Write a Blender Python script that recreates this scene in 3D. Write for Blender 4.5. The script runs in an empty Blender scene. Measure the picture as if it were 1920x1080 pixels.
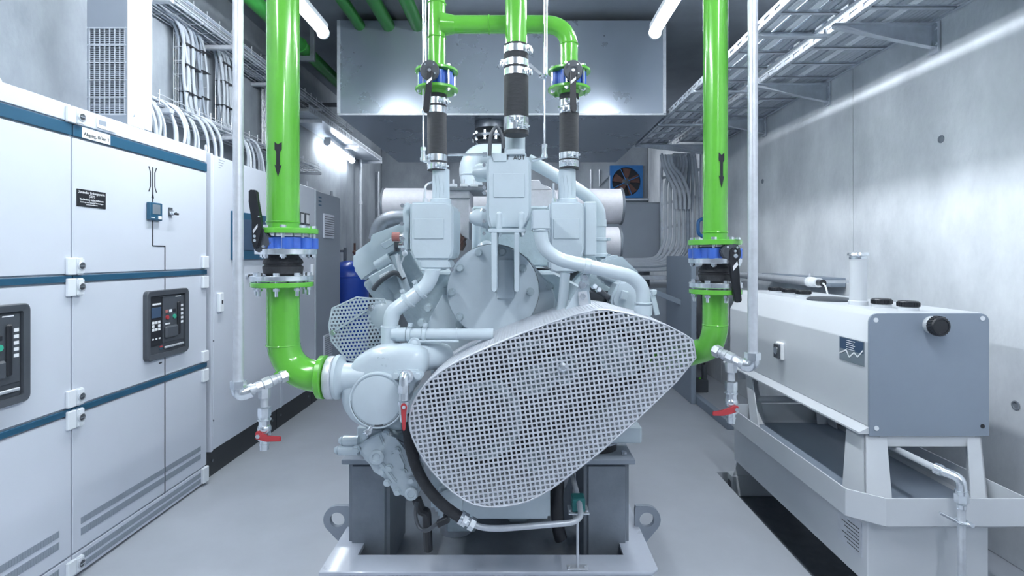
import bpy, bmesh, math, random
from mathutils import Vector, Matrix
random.seed(4)
PI = math.pi
sc = bpy.context.scene
# ---------------- camera, world, light rows, exposure ----------------
cam_d = bpy.data.cameras.new('camera'); cam_d.sensor_width = 36; cam_d.lens = 18.75
cam_d.shift_x = -12/1920; cam_d.shift_y = -60/1920; cam_d.clip_start = .05
cam = bpy.data.objects.new('camera', cam_d); sc.collection.objects.link(cam)
cam.location = (0, 0, 1.5); cam.rotation_euler = (PI/2, 0, 0); sc.camera = cam
wd = bpy.data.worlds.new('world'); sc.world = wd; wd.use_nodes = True
wd.node_tree.nodes['Background'].inputs[0].default_value = (.7, .8, 1, 1)
wd.node_tree.nodes['Background'].inputs[1].default_value = .3
sc.view_settings.view_transform = 'Standard'; sc.view_settings.look = 'None'
sc.view_settings.exposure = 1.04; sc.view_settings.gamma = 1; sc.view_settings.use_curve_mapping = False
LAMP = 58.0            # emission of the fluorescent tubes
LAMP_COL = (.90, .95, 1.0)

# ---------------- helpers ----------------
def W(px, py, Y): return Vector(((px-972)/1000*Y, Y, 1.5-(py-480)/1000*Y))
def mat(name, col, rough=.5, metal=0.0, noise=0.0, scale=8.0, bump=0.0, bscale=None, emit=0.0, coat=0.0, stretch=None, col2=None):
    m = bpy.data.materials.new(name); m.use_nodes = True
    nt = m.node_tree; N = nt.nodes; L = nt.links; b = N['Principled BSDF']
    b.inputs['Base Color'].default_value = (*col, 1); b.inputs['Roughness'].default_value = rough
    b.inputs['Metallic'].default_value = metal
    if coat: b.inputs['Coat Weight'].default_value = coat; b.inputs['Coat Roughness'].default_value = .08
    tc = N.new('ShaderNodeTexCoord'); mp = N.new('ShaderNodeMapping'); L.new(tc.outputs['Object'], mp.inputs[0])
    if stretch: mp.inputs['Scale'].default_value = stretch
    if noise:
        n = N.new('ShaderNodeTexNoise'); n.inputs['Scale'].default_value = scale; n.inputs['Detail'].default_value = 8
        n.inputs['Roughness'].default_value = .62
        L.new(mp.outputs[0], n.inputs[0])
        r = N.new('ShaderNodeValToRGB'); L.new(n.outputs[0], r.inputs[0])
        r.color_ramp.elements[0].position = .3; r.color_ramp.elements[1].position = .7
        c2 = col2 or col
        r.color_ramp.elements[0].color = (*[c*(1-noise) for c in c2], 1)
        r.color_ramp.elements[1].color = (*[min(1, c*(1+noise)) for c in col], 1)
        L.new(r.outputs[0], b.inputs['Base Color'])
        q = N.new('ShaderNodeMapRange'); L.new(n.outputs[0], q.inputs[0])
        q.inputs[3].default_value = max(.03, rough-.07); q.inputs[4].default_value = min(1, rough+.1)
        L.new(q.outputs[0], b.inputs['Roughness'])
    if bump:
        n2 = N.new('ShaderNodeTexNoise'); n2.inputs['Scale'].default_value = bscale or 60; n2.inputs['Detail'].default_value = 4
        L.new(mp.outputs[0], n2.inputs[0]); bp = N.new('ShaderNodeBump'); bp.inputs['Strength'].default_value = bump
        bp.inputs['Distance'].default_value = .01; L.new(n2.outputs[0], bp.inputs['Height']); L.new(bp.outputs[0], b.inputs['Normal'])
    if emit:
        b.inputs['Emission Color'].default_value = (*LAMP_COL, 1); b.inputs['Emission Strength'].default_value = emit
    return m
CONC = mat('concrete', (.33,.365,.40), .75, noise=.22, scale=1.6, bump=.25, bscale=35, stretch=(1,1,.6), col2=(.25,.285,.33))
CONC_LIT = mat('concrete_lit', (.70,.73,.76), .75, noise=.20, scale=1.6, bump=.25, bscale=35, stretch=(1,1,.6), col2=(.60,.64,.69))  # same concrete, lightened so the right wall looks brightly lit
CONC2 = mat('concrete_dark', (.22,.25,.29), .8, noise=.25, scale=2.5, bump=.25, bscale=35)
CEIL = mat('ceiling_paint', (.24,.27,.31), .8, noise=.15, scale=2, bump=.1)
FLOOR = mat('floor_coating', (.46,.49,.54), .33, noise=.07, scale=2.2, bump=.04, bscale=120)
CAB = mat('cabinet_paint', (.64,.68,.76), .38, noise=.02, scale=3, bump=.03, bscale=400)
CABG = mat('cabinet_grey', (.30,.34,.40), .45, noise=.04, scale=3)
PLINTH = mat('plinth_black', (.035,.04,.045), .5, noise=.2, scale=9)
BLUES = mat('blue_strip', (.022,.095,.17), .35, noise=.05)
ENG = mat('engine_paint', (.53,.61,.67), .30, noise=.05, scale=5, bump=.05, bscale=60, coat=.25)
ENGD = mat('engine_paint_cast', (.40,.48,.53), .42, noise=.10, scale=14, bump=.35, bscale=45)
SKID = mat('skid_paint', (.52,.56,.64), .28, noise=.06, scale=5, bump=.05, coat=.3)
PED = mat('pedestal_paint', (.21,.24,.28), .35, noise=.2, scale=4, bump=.08)
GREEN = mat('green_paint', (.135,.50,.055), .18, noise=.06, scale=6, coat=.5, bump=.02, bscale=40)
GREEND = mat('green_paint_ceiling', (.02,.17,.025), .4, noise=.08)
GALV = mat('galvanised_steel', (.64,.67,.72), .38, .45, noise=.09, scale=30, bump=.05)
ZINC = mat('zinc_plated', (.80,.84,.90), .22, .9, noise=.15, scale=30)
MESHM = mat('perforated_steel', (.60,.63,.69), .38, .35, noise=.06, scale=20)
STEELD = mat('dark_steel', (.18,.20,.23), .4, .6, noise=.2, scale=12)
ALU = mat('aluminium_sheet', (.37,.42,.49),   .27, .6, noise=.04, scale=1.5, bump=.04, bscale=3)
RUB = mat('rubber_black', (.030,.032,.038), .55, noise=.3, scale=20, bump=.3, bscale=90)
HOSE = mat('hose_fabric', (.045,.048,.055), .6, noise=.25, scale=30, bump=.5, bscale=200, stretch=(1,1,6))
BLK = mat('black_plastic', (.02,.022,.028), .35, noise=.1)
BLK2 = mat('dark_grey_plastic', (.075,.085,.10), .4, noise=.1)
VBLUE = mat('valve_blue', (.05,.14,.55), .35, noise=.12, scale=15, coat=.2)
TBLUE = mat('vessel_blue', (.01,.06,.42), .3, noise=.08, coat=.3)
RED = mat('red_handle', (.48,.05,.06), .4, noise=.08)
REDO = mat('red_cap', (.42,.16,.15), .5, noise=.08)
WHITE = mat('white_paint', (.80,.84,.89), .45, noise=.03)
TANK = mat('tank_paint', (.62,.65,.69), .42, noise=.03, scale=3, bump=.03, bscale=300)
TANKG = mat('tank_end_paint', (.26,.31,.38), .45, noise=.05, scale=3)
CABL = mat('cable_grey', (.46,.50,.56), .5, noise=.08, scale=12)
CABD = mat('cable_sheath_dark', (.26,.30,.36), .5, noise=.12, scale=12)
INS = mat('white_insulation', (.44,.44,.48), .5, noise=.07, scale=30, bump=.1, bscale=80)
TRAY = mat('tray_galvanised', (.60,.64,.70), .38, .5, noise=.12, scale=14)
TEAL = mat('teal_clamp', (.02,.17,.17), .45, noise=.1)
SCREEN = mat('screen_glass', (.06,.10,.17), .12, noise=.05)
SCRG = mat('display_grey', (.20,.24,.28), .2, noise=.05)
LBL = mat('label_paper', (.88,.90,.93), .5)
INKM = mat('printed_ink', (.012,.014,.02), .5)
WINK = mat('white_print', (.85,.87,.9), .5)
FANB = mat('fan_blue', (.03,.16,.42), .4, noise=.1)
BROWN = mat('fan_rust', (.12,.06,.05), .6, noise=.2)
TEALB = mat('button_green', (.05,.45,.30), .4)
LAMPW = mat('wall_lamp_diffuser', (1,1,1), .4, emit=LAMP*.35)
LAMPM = mat('lamp_diffuser', (1,1,1), .4, emit=LAMP)

class MB:
    def __init__(s): s.bm = bmesh.new()
    def vs(s, pts): return [s.bm.verts.new(p) for p in pts]
    def face(s, pts):
        try: return s.bm.faces.new(s.vs(pts))
        except ValueError: return None
    def box(s, a, b, bev=0.0, seg=1, M=None):
        lo = [min(a[i], b[i]) for i in range(3)]; hi = [max(a[i], b[i]) for i in range(3)]
        c = [Vector((x, y, z)) for x in (lo[0], hi[0]) for y in (lo[1], hi[1]) for z in (lo[2], hi[2])]
        if M: c = [M @ p for p in c]
        v = s.vs(c); fs = [(0,1,3,2), (4,6,7,5), (0,4,5,1), (2,3,7,6), (0,2,6,4), (1,5,7,3)]
        F = [s.bm.faces.new([v[i] for i in f]) for f in fs]
        if bev: s._bev(F, bev, seg)
        return s
    def _bev(s, F, bev, seg=1):
        E = list({e for f in F for e in f.edges})
        bmesh.ops.bevel(s.bm, geom=E, offset=bev, segments=seg, affect='EDGES', clamp_overlap=True)
    def obox(s, p0, p1, w, h, up=(0,0,1), bev=0.0):
        """bar from p0 to p1, width w, height h"""
        p0 = Vector(p0); p1 = Vector(p1); d = (p1-p0); n = d.length; d.normalize()
        u = Vector(up); r = d.cross(u)
        if r.length < 1e-4: r = d.cross(Vector((1, 0, 0)))
        r.normalize(); u = r.cross(d)
        M = Matrix((( r.x, d.x, u.x, p0.x), (r.y, d.y, u.y, p0.y), (r.z, d.z, u.z, p0.z), (0, 0, 0, 1)))
        return s.box((-w/2, 0, -h/2), (w/2, n, h/2), bev, M=M)
    def ring(s, c, u, v, r, n, ph=0.0): return [c + u*(r*math.cos(2*PI*i/n+ph)) + v*(r*math.sin(2*PI*i/n+ph)) for i in range(n)]
    def fr(s, d):
        d = Vector(d).normalized(); a = Vector((0,0,1)) if abs(d.z) < .9 else Vector((1,0,0))
        u = d.cross(a).normalized(); return d, u, d.cross(u).normalized()
    def loft(s, rings, cap=True, closed=False):
        R = [s.vs(r) for r in rings]; n = len(R[0])
        m = len(R)
        for k in range(m if closed else m-1):
            A = R[k]; B = R[(k+1) % m]
            for i in range(n): s.bm.faces.new((A[i], A[(i+1) % n], B[(i+1) % n], B[i]))
        if cap and not closed: s.bm.faces.new(R[0][::-1]); s.bm.faces.new(R[-1])
        return s
    def cyl(s, p0, p1, r, r1=None, n=24, ph=0.0, cap=True):
        p0 = Vector(p0); p1 = Vector(p1); d, u, v = s.fr(p1-p0)
        return s.loft([s.ring(p0, u, v, r, n, ph), s.ring(p1, u, v, r if r1 is None else r1, n, ph)], cap)
    def hex(s, p0, p1, r): return s.cyl(p0, p1, r, n=6)
    def lathe(s, p, axis, prof, n=28, closed=False):
        p = Vector(p); d, u, v = s.fr(axis)
        return s.loft([s.ring(p+d*h, u, v, max(r, 1e-4), n) for r, h in prof], not closed, closed)
    def tube(s, pts, r, n=14, fil=0.0, cap=True, steps=7):
        P = [Vector(p) for p in pts]
        if fil:
            Q = [P[0]]
            for i in range(1, len(P)-1):
                a = (P[i-1]-P[i]); b = (P[i+1]-P[i]); f = min(fil, a.length*(.97 if i == 1 else .49), b.length*(.97 if i == len(P)-2 else .49))
                A = P[i]+a.normalized()*f; B = P[i]+b.normalized()*f
                for k in range(steps+1):
                    t = k/steps; Q.append(A*(1-t)**2 + P[i]*2*t*(1-t) + B*t*t)
            Q.append(P[-1]); P = Q
        P2 = [P[0]]
        for p in P[1:]:
            if (p-P2[-1]).length > 1e-5: P2.append(p)
        P = P2; rings = []; d0 = (P[1]-P[0]).normalized(); _, u, v = s.fr(d0)
        for i, p in enumerate(P):
            t = (P[min(i+1, len(P)-1)]-P[max(i-1, 0)]).normalized()
            q = d0.rotation_difference(t); u = q @ u; v = q @ v; d0 = t
            rr = r[i*len(r)//len(P)] if isinstance(r, (list, tuple)) else r
            rings.append(s.ring(p, u, v, rr, n))
        return s.loft(rings, cap)
    def prism(s, pts, vec, bev=0.0, seg=1):
        pts = [Vector(p) for p in pts]; vec = Vector(vec)
        A = s.vs(pts); B = s.vs([p+vec for p in pts]); n = len(A)
        F = [s.bm.faces.new(A), s.bm.faces.new(B[::-1])]
        for i in range(n): F.append(s.bm.faces.new((A[(i+1) % n], A[i], B[i], B[(i+1) % n])))
        if bev: s._bev(F, bev, seg)
        return s
    def pp(s, px, Y, dep, bev=0.0, seg=1):     # polygon in a plane facing the room front, extruded back
        return s.prism([W(x, y, Y) for x, y in px], (0, dep, 0), bev, seg)
    def sphere(s, c, r, n=14):
        bmesh.ops.create_uvsphere(s.bm, u_segments=n, v_segments=n//2+2, radius=r, matrix=Matrix.Translation(Vector(c))); return s
    def tor(s, c, axis, R, r, n=28, m=10, a0=0, a1=2*PI):
        d, u, v = s.fr(axis); c = Vector(c)
        full = abs(a1-a0-2*PI) < 1e-6; k = n if full else n+1
        rings = []
        for i in range(k):
            a = a0+(a1-a0)*i/n; e = u*math.cos(a)+v*math.sin(a); rings.append(s.ring(c+e*R, e, d, r, m))
        return s.loft(rings, not full, full)
COL = sc.collection
def wloc(o):
    v = Vector((0,0,0))
    while o: v += o.location; o = o.parent
    return v
def obj(name, mb, m, parent=None, origin=None, label=None, ang=35, recalc=True):
    bm = mb.bm
    if recalc: bmesh.ops.recalc_face_normals(bm, faces=bm.faces[:])
    me = bpy.data.meshes.new(name)
    base = wloc(parent) if parent else Vector((0,0,0))
    if parent is None:
        if origin is None and len(bm.verts):
            xs = [v.co.x for v in bm.verts]; ys = [v.co.y for v in bm.verts]; zs = [v.co.z for v in bm.verts]
            origin = ((min(xs)+max(xs))/2, (min(ys)+max(ys))/2, min(zs))
        origin = Vector(origin)
    else: origin = Vector(origin) if origin is not None else base
    bmesh.ops.translate(bm, verts=bm.verts[:], vec=-origin)
    for f in bm.faces: f.smooth = True
    bm.to_mesh(me); bm.free(); me.set_sharp_from_angle(angle=math.radians(ang)); me.materials.append(m)
    o = bpy.data.objects.new(name, me); COL.objects.link(o); o.location = origin-base
    if parent: o.parent = parent
    if label: o['label'] = label
    return o
def thing(name, loc, label, cat, group=None):
    o = bpy.data.objects.new(name, None); COL.objects.link(o); o.location = loc; o.empty_display_size = .05
    return tag(o, label, cat, group)
def tag(o, label, cat, group=None):
    o['label'] = label; o['category'] = cat
    if group: o['group'] = group
    return o
ORD = 'first second third fourth fifth sixth seventh eighth ninth tenth eleventh twelfth thirteenth fourteenth fifteenth sixteenth seventeenth eighteenth nineteenth twentieth twenty-first twenty-second'.split()
def each(name, fs, m, parent):
    for f in fs:
        mb = MB(); f(mb); o = obj(name, mb, m, parent)
    return o
def struct(o): o['kind'] = 'structure'; return o
def text(s, size, loc, rx, ry, rz, m, parent, name='lettering', ext=.0006, align='CENTER', sx=1.0):
    c = bpy.data.curves.new('t', 'FONT'); c.body = s; c.size = size; c.align_x = align; c.align_y = 'CENTER'; c.extrude = ext
    t = bpy.data.objects.new('t', c); COL.objects.link(t); bpy.context.view_layer.update()
    me = bpy.data.meshes.new_from_object(t.evaluated_get(bpy.context.evaluated_depsgraph_get()))
    bpy.data.objects.remove(t); me.materials.clear(); me.materials.append(m)
    o = bpy.data.objects.new(name, me); COL.objects.link(o)
    o.rotation_euler = (rx, ry, rz); o.scale = (sx, 1, 1); o.location = Vector(loc)-(wloc(parent) if parent else Vector((0,0,0)))
    if parent: o.parent = parent
    return o
def clip(poly, cv):    # Sutherland-Hodgman, cv convex CCW
    out = poly
    for i in range(len(cv)):
        a = cv[i]; b = cv[(i+1) % len(cv)]; inp = out; out = []
        if not inp: return []
        def sd(p): return (b[0]-a[0])*(p[1]-a[1])-(b[1]-a[1])*(p[0]-a[0])
        for k in range(len(inp)):
            p = inp[k]; q = inp[(k+1) % len(inp)]; sp, sq = sd(p), sd(q)
            if sp >= 0: out.append(p)
            if (sp >= 0) != (sq >= 0):
                t = sp/(sp-sq); out.append((p[0]+(q[0]-p[0])*t, p[1]+(q[1]-p[1])*t))
    return out
def ccw(p):
    a = sum(p[i][0]*p[(i+1) % len(p)][1]-p[(i+1) % len(p)][0]*p[i][1] for i in range(len(p)))
    return p if a > 0 else p[::-1]
def perf_cells(w0, w1, h0, h1, pitch, hole, stag=False, rnd=False):
    """frames of sheet round every hole of a perforated plate, as 2-D polygons"""
    out = []; ny = int((h1-h0)/pitch)+1; nx = int((w1-w0)/pitch)+2
    for j in range(ny):
        for i in range(nx):
            cx = w0+i*pitch+(pitch/2 if stag and j % 2 else 0); cy = h0+j*pitch+pitch/2; a = pitch/2
            if rnd:
                O = [(a,0), (a,a), (0,a), (-a,a), (-a,0), (-a,-a), (0,-a), (a,-a)]
                I = [(hole*math.cos(k*PI/4), hole*math.sin(k*PI/4)) for k in range(8)]; n = 8
            else:
                O = [(a,a), (-a,a), (-a,-a), (a,-a)]; h = hole; I = [(h,h), (-h,h), (-h,-h), (h,-h)]; n = 4
            for k in range(n):
                l = (k+1) % n
                out.append([(cx+O[k][0], cy+O[k][1]), (cx+O[l][0], cy+O[l][1]), (cx+I[l][0], cy+I[l][1]), (cx+I[k][0], cy+I[k][1])])
    return out
def perf_plate(name, poly, Y, pitch, hole, ang, m, parent, th=.002, rnd=False, stag=False, border=.006, tilt=None):
    """poly: convex list of (x,z) metres"""
    mb = MB(); poly = ccw(poly); ca, sa = math.cos(ang), math.sin(ang)
    cx = sum(p[0] for p in poly)/len(poly); cz = sum(p[1] for p in poly)/len(poly)
    R = max(math.hypot(p[0]-cx, p[1]-cz) for p in poly)
    for q in perf_cells(-R, R, -R, R, pitch, hole, stag, rnd):
        q = [(cx+x*ca-y*sa, cz+x*sa+y*ca) for x, y in q]
        q = clip(ccw(q), poly)
        if len(q) > 2: mb.face([(x, Y, z) for x, z in q])
    inn = [(cx+(p[0]-cx)*(1-border/math.hypot(p[0]-cx, p[1]-cz)), cz+(p[1]-cz)*(1-border/math.hypot(p[0]-cx, p[1]-cz))) for p in poly]
    for i in range(len(poly)):
        k = (i+1) % len(poly)
        mb.face([(poly[i][0], Y-.0006, poly[i][1]), (poly[k][0], Y-.0006, poly[k][1]), (inn[k][0], Y-.0006, inn[k][1]), (inn[i][0], Y-.0006, inn[i][1])])
    bmesh.ops.remove_doubles(mb.bm, verts=mb.bm.verts[:], dist=1e-5)
    if tilt:
        for v in mb.bm.verts: v.co = tilt(v.co)
    o = obj(name, mb, m, parent)
    md = o.modifiers.new('s', 'SOLIDIFY'); md.thickness = th; md.offset = 0
    return o
def bolts(mb, pts, r=.009, h=.008, axis=(0,-1,0)):
    a = Vector(axis); r *= 1.35
    for p in pts:
        p = Vector(p); mb.cyl(p, p+a*.002, r*1.35, n=12); mb.hex(p+a*.002, p+a*h, r)
    return mb
# ---------------- room shell ----------------
XL, XR, YB, YF, ZC = -2.55, 2.40, 9.9, -2.6, 3.75
# floor with the recessed cable channel beside the tank
CH0, CH1 = 1.375, 1.62
mb = MB()
mb.box((XL-.1, YF, -.2), (CH0, YB, 0)); mb.box((CH1+.55, YF, -.2), (XR+.1, YB, 0)); mb.box((CH0, 3.70, -.2), (CH1+.55, YB, 0))
mb.box((CH0, YF, -.4), (CH1+.55, 3.70, -.10))
floor = struct(obj('floor', mb, FLOOR, origin=(0,0,0)))
mb = MB(); mb.box((CH0+.003, YF, -.1001), (CH1+.547, 3.697, -.098)); struct(obj('trim_1', mb, STEELD, origin=(1.5,1,-.1)))
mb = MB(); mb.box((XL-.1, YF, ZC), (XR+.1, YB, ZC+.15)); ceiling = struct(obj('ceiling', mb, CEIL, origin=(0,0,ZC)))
def wall(name, a, b, m=CONC):
    mb = MB(); mb.box(a, b); return struct(obj(name, mb, m, origin=((a[0]+b[0])/2, (a[1]+b[1])/2, 0)))
wl = wall('wall_left', (XL-.2, YF, 0), (XL-.03, YB, ZC), CONC2)
wr = wall('wall_right', (XR+.03, YF, 0), (XR+.2, YB, ZC), CONC2)
wb = wall('wall_back', (XL-.2, YB+.03, 0), (XR+.2, YB+.2, ZC), CONC2)
wf = wall('wall_front', (XL-.2, YF-.2, 0), (XR+.2, YF, ZC), CONC2)
def panel(parent, a, b, m=CONC):
    mb = MB(); mb.box(a, b, .004); o = obj('concrete_panel', mb, m, parent)
ys = [YF, .4, 2.34, 3.16, 5.55, 7.9, YB]
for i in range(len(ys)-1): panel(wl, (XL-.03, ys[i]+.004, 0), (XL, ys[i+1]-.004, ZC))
ys = [YF, .2, 1.6, 3.83, 6.3, 8.2, YB]
for i in range(len(ys)-1): panel(wr, (XR, ys[i]+.004, 0), (XR+.03, ys[i+1]-.004, ZC), CONC_LIT)
xs = [XL, -.6, .9, XR]
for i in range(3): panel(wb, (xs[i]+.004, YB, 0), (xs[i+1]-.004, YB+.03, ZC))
# formwork tie hole plugs on the right wall
for px, py in [(1765, 261), (1905, 760), (1430, 340)]:
    Y = XR/((px-972)/1000); z = 1.5-(py-480)/1000*Y
    mb = MB(); mb.lathe((XR, Y, z), (-1,0,0), [(.022,-.002), (.022,.004), (.016,.005), (.014,.001)], 18); obj('tie_plug', mb, CONC2, wr)

# ---------------- fluorescent fittings ----------------
def lamp(name, p0, p1, label, r=.05, stem=True, m=None):
    t = thing(name, (Vector(p0)+Vector(p1))/2, label, 'light')
    p0 = Vector(p0); p1 = Vector(p1); d = (p1-p0).normalized(); up = Vector((0,0,1))
    mb = MB(); mb.obox(p0+up*.035, p1+up*.035, r*1.7, .05, bev=.008); obj('housing', mb, WHITE, t)
    mb = MB(); mb.tube([p0-up*.005, p1-up*.005], r*.64, 14); obj('diffuser', mb, m or LAMPM, t, label='glowing white diffuser')
    for q in (p0, p1):
        mb = MB(); mb.cyl(q-up*.005, q-up*.005+(d if q is p1 else -d)*.018, r*.9, n=14); obj('end_cap', mb, WHITE, t)
    if stem:
        for f in (.2, .8):
            q = p0+(p1-p0)*f; mb = MB(); mb.cyl(q+up*.06, (q.x, q.y, ZC), .006, n=8); obj('hanger_rod', mb, GALV, t)
    return t
lamp('ceiling_light', (-1.43, 3.9, 3.14), (-1.43, 2.4, 3.14), 'glowing fluorescent tube light hanging at the upper left, by the left green pipe')
lamp('ceiling_light', (1.0, 3.9, 3.14), (1.0, 2.4, 3.14), 'glowing fluorescent tube light hanging at the upper right, near the big metal duct')
lamp('ceiling_light', (1.0, 1.5, 3.14), (1.0, .0, 3.14), 'fluorescent tube light hanging over the camera on the tank side')
lamp('ceiling_light', (1.0, -.7, 3.14), (1.0, -2.2, 3.14), 'added fill tube light, unseen behind the camera on the tank side')  # unseen fill light, added behind the camera
lamp('wall_light', W(614,266,6.7), W(660,300,7.9), 'glowing tube light on the left wall under the cable tray', stem=False, m=LAMPW)
lamp('ceiling_light', (-1.43, 1.5, 3.14), (-1.43, .0, 3.14), 'added fill tube light, unseen above the camera on the cabinet side')  # unseen light added to brighten the engine front

lamp('ceiling_light', (-1.3, 9.3, 3.3), (-1.3, 7.8, 3.3), 'added tube light brightening the back of the room, unseen behind the duct, cabinet side', m=LAMPW)  # added light, out of view, lifting the dark back of the room
lamp('ceiling_light', (.9, 9.3, 3.3), (.9, 7.8, 3.3), 'added tube light brightening the back of the room, unseen behind the duct, fan side', m=LAMPW)  # second added light for the rear, also out of view
# ---------------- sheet metal duct ----------------
YD = 4.9
d0 = W(632,38,YD); d1 = W(1249,215,YD); D = thing('air_duct', ((d0.x+d1.x)/2, 6.1, d1.z), 'large smooth sheet metal duct box hanging behind the green pipes', 'duct')
mb = MB(); mb.box((d0.x, YD, d1.z), (d1.x, 7.4, d0.z), .004); obj('casing', mb, ALU, D)
for x in (d0.x, d1.x-.03):
    mb = MB(); mb.box((x, YD-.006, d1.z), (x+.03, YD+.006, d0.z), .002); obj('edge_strip', mb, GALV, D)
mb = MB(); mb.box((d0.x, YD-.006, d1.z-.006), (d1.x, YD+.02, d1.z+.012), .002); obj('edge_strip', mb, GALV, D)
for x in (d0.x+.3, d1.x-.3):
    mb = MB(); mb.cyl((x, 5.6, d0.z), (x, 5.6, ZC), .012, n=10); obj('hanger_rod', mb, GALV, D)

# green pipes along the ceiling
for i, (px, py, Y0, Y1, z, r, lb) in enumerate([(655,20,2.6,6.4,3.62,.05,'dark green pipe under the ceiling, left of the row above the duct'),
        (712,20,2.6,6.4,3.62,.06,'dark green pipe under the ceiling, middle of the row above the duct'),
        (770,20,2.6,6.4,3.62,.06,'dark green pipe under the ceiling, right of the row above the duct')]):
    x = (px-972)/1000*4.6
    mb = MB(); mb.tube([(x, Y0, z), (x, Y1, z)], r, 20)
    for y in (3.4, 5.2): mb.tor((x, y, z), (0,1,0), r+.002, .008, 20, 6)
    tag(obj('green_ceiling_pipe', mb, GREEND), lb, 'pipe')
for y, nm in ((3.7, 'near'), (6.0, 'far')):
    mb = MB(); mb.box((-1.62, y-.02, 3.68), (-.8, y+.02, ZC), .003)
    tag(obj('support_channel', mb, GALV), 'galvanised channel carrying the dark green ceiling pipes, %s one' % nm, 'bracket')
X5 = -1.97
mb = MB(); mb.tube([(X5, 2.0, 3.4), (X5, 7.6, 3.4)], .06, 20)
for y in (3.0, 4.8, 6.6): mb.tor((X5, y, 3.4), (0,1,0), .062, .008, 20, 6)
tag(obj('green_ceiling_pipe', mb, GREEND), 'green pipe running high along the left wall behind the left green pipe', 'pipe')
for y, nm in ((3.3,'nearest'), (4.9,'middle'), (6.4,'farthest')):
    mb = MB(); mb.box((-2.55, y-.02, 3.29), (X5+.1, y+.02, 3.335), .003); mb.box((X5+.06, y-.02, 3.335), (X5+.1, y+.02, ZC), .003)
    tag(obj('pipe_bracket', mb, STEELD), 'steel angle bracket under the high green pipe on the left wall, %s' % nm, 'bracket')

# ---------------- switchgear cabinets ----------------
XC = -2.06
def cy(px): return XC/((px-972)/1000)
def cz(px, py): return 1.5-(py-480)/1000*cy(px)
def lock(parent, y, z0, z1, s=.088):
    mb = MB(); mb.box((XC, y-s*.5, z0), (XC+.016, y+s*.02, z1), .003); mb.box((XC, y+s*.03, z0), (XC+.022, y+s*.5, z1), .006, 2)
    o = obj('latch', mb, WHITE, parent); zc = (z0+z1)/2
    mb = MB(); mb.lathe((XC+.02, y+s*.26, zc), (1,0,0), [(.021,0), (.021,.005), (.017,.007), (.016,.002)], 18); k = obj('lock_ring', mb, GALV, o)
    mb = MB(); mb.lathe((XC+.0215, y+s*.26, zc), (1,0,0), [(.0145,0), (.0145,.003), (.011,.004)], 16); obj('lock_core', mb, BLK2, o)
    mb = MB(); mb.box((XC+.026, y+s*.26-.012, zc-.002), (XC+.029, y+s*.26+.012, zc+.002)); obj('lock_slot', mb, ZINC, o)
def louvre(parent, y0, y1, z0, z1, x):
    mb = MB(); n = int((y1-y0)/.012); g = .003
    mb.box((x, y0, z0), (x+.0015, y1, z1))
    for i in range(n):
        y = y0+(i+.5)*(y1-y0)/n; mb.box((x+.001, y-g/2, z0+.003), (x+.0026, y+g/2, z1-.003))
    o = obj('vent_louvres', mb, CABG, parent); return o
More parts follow.
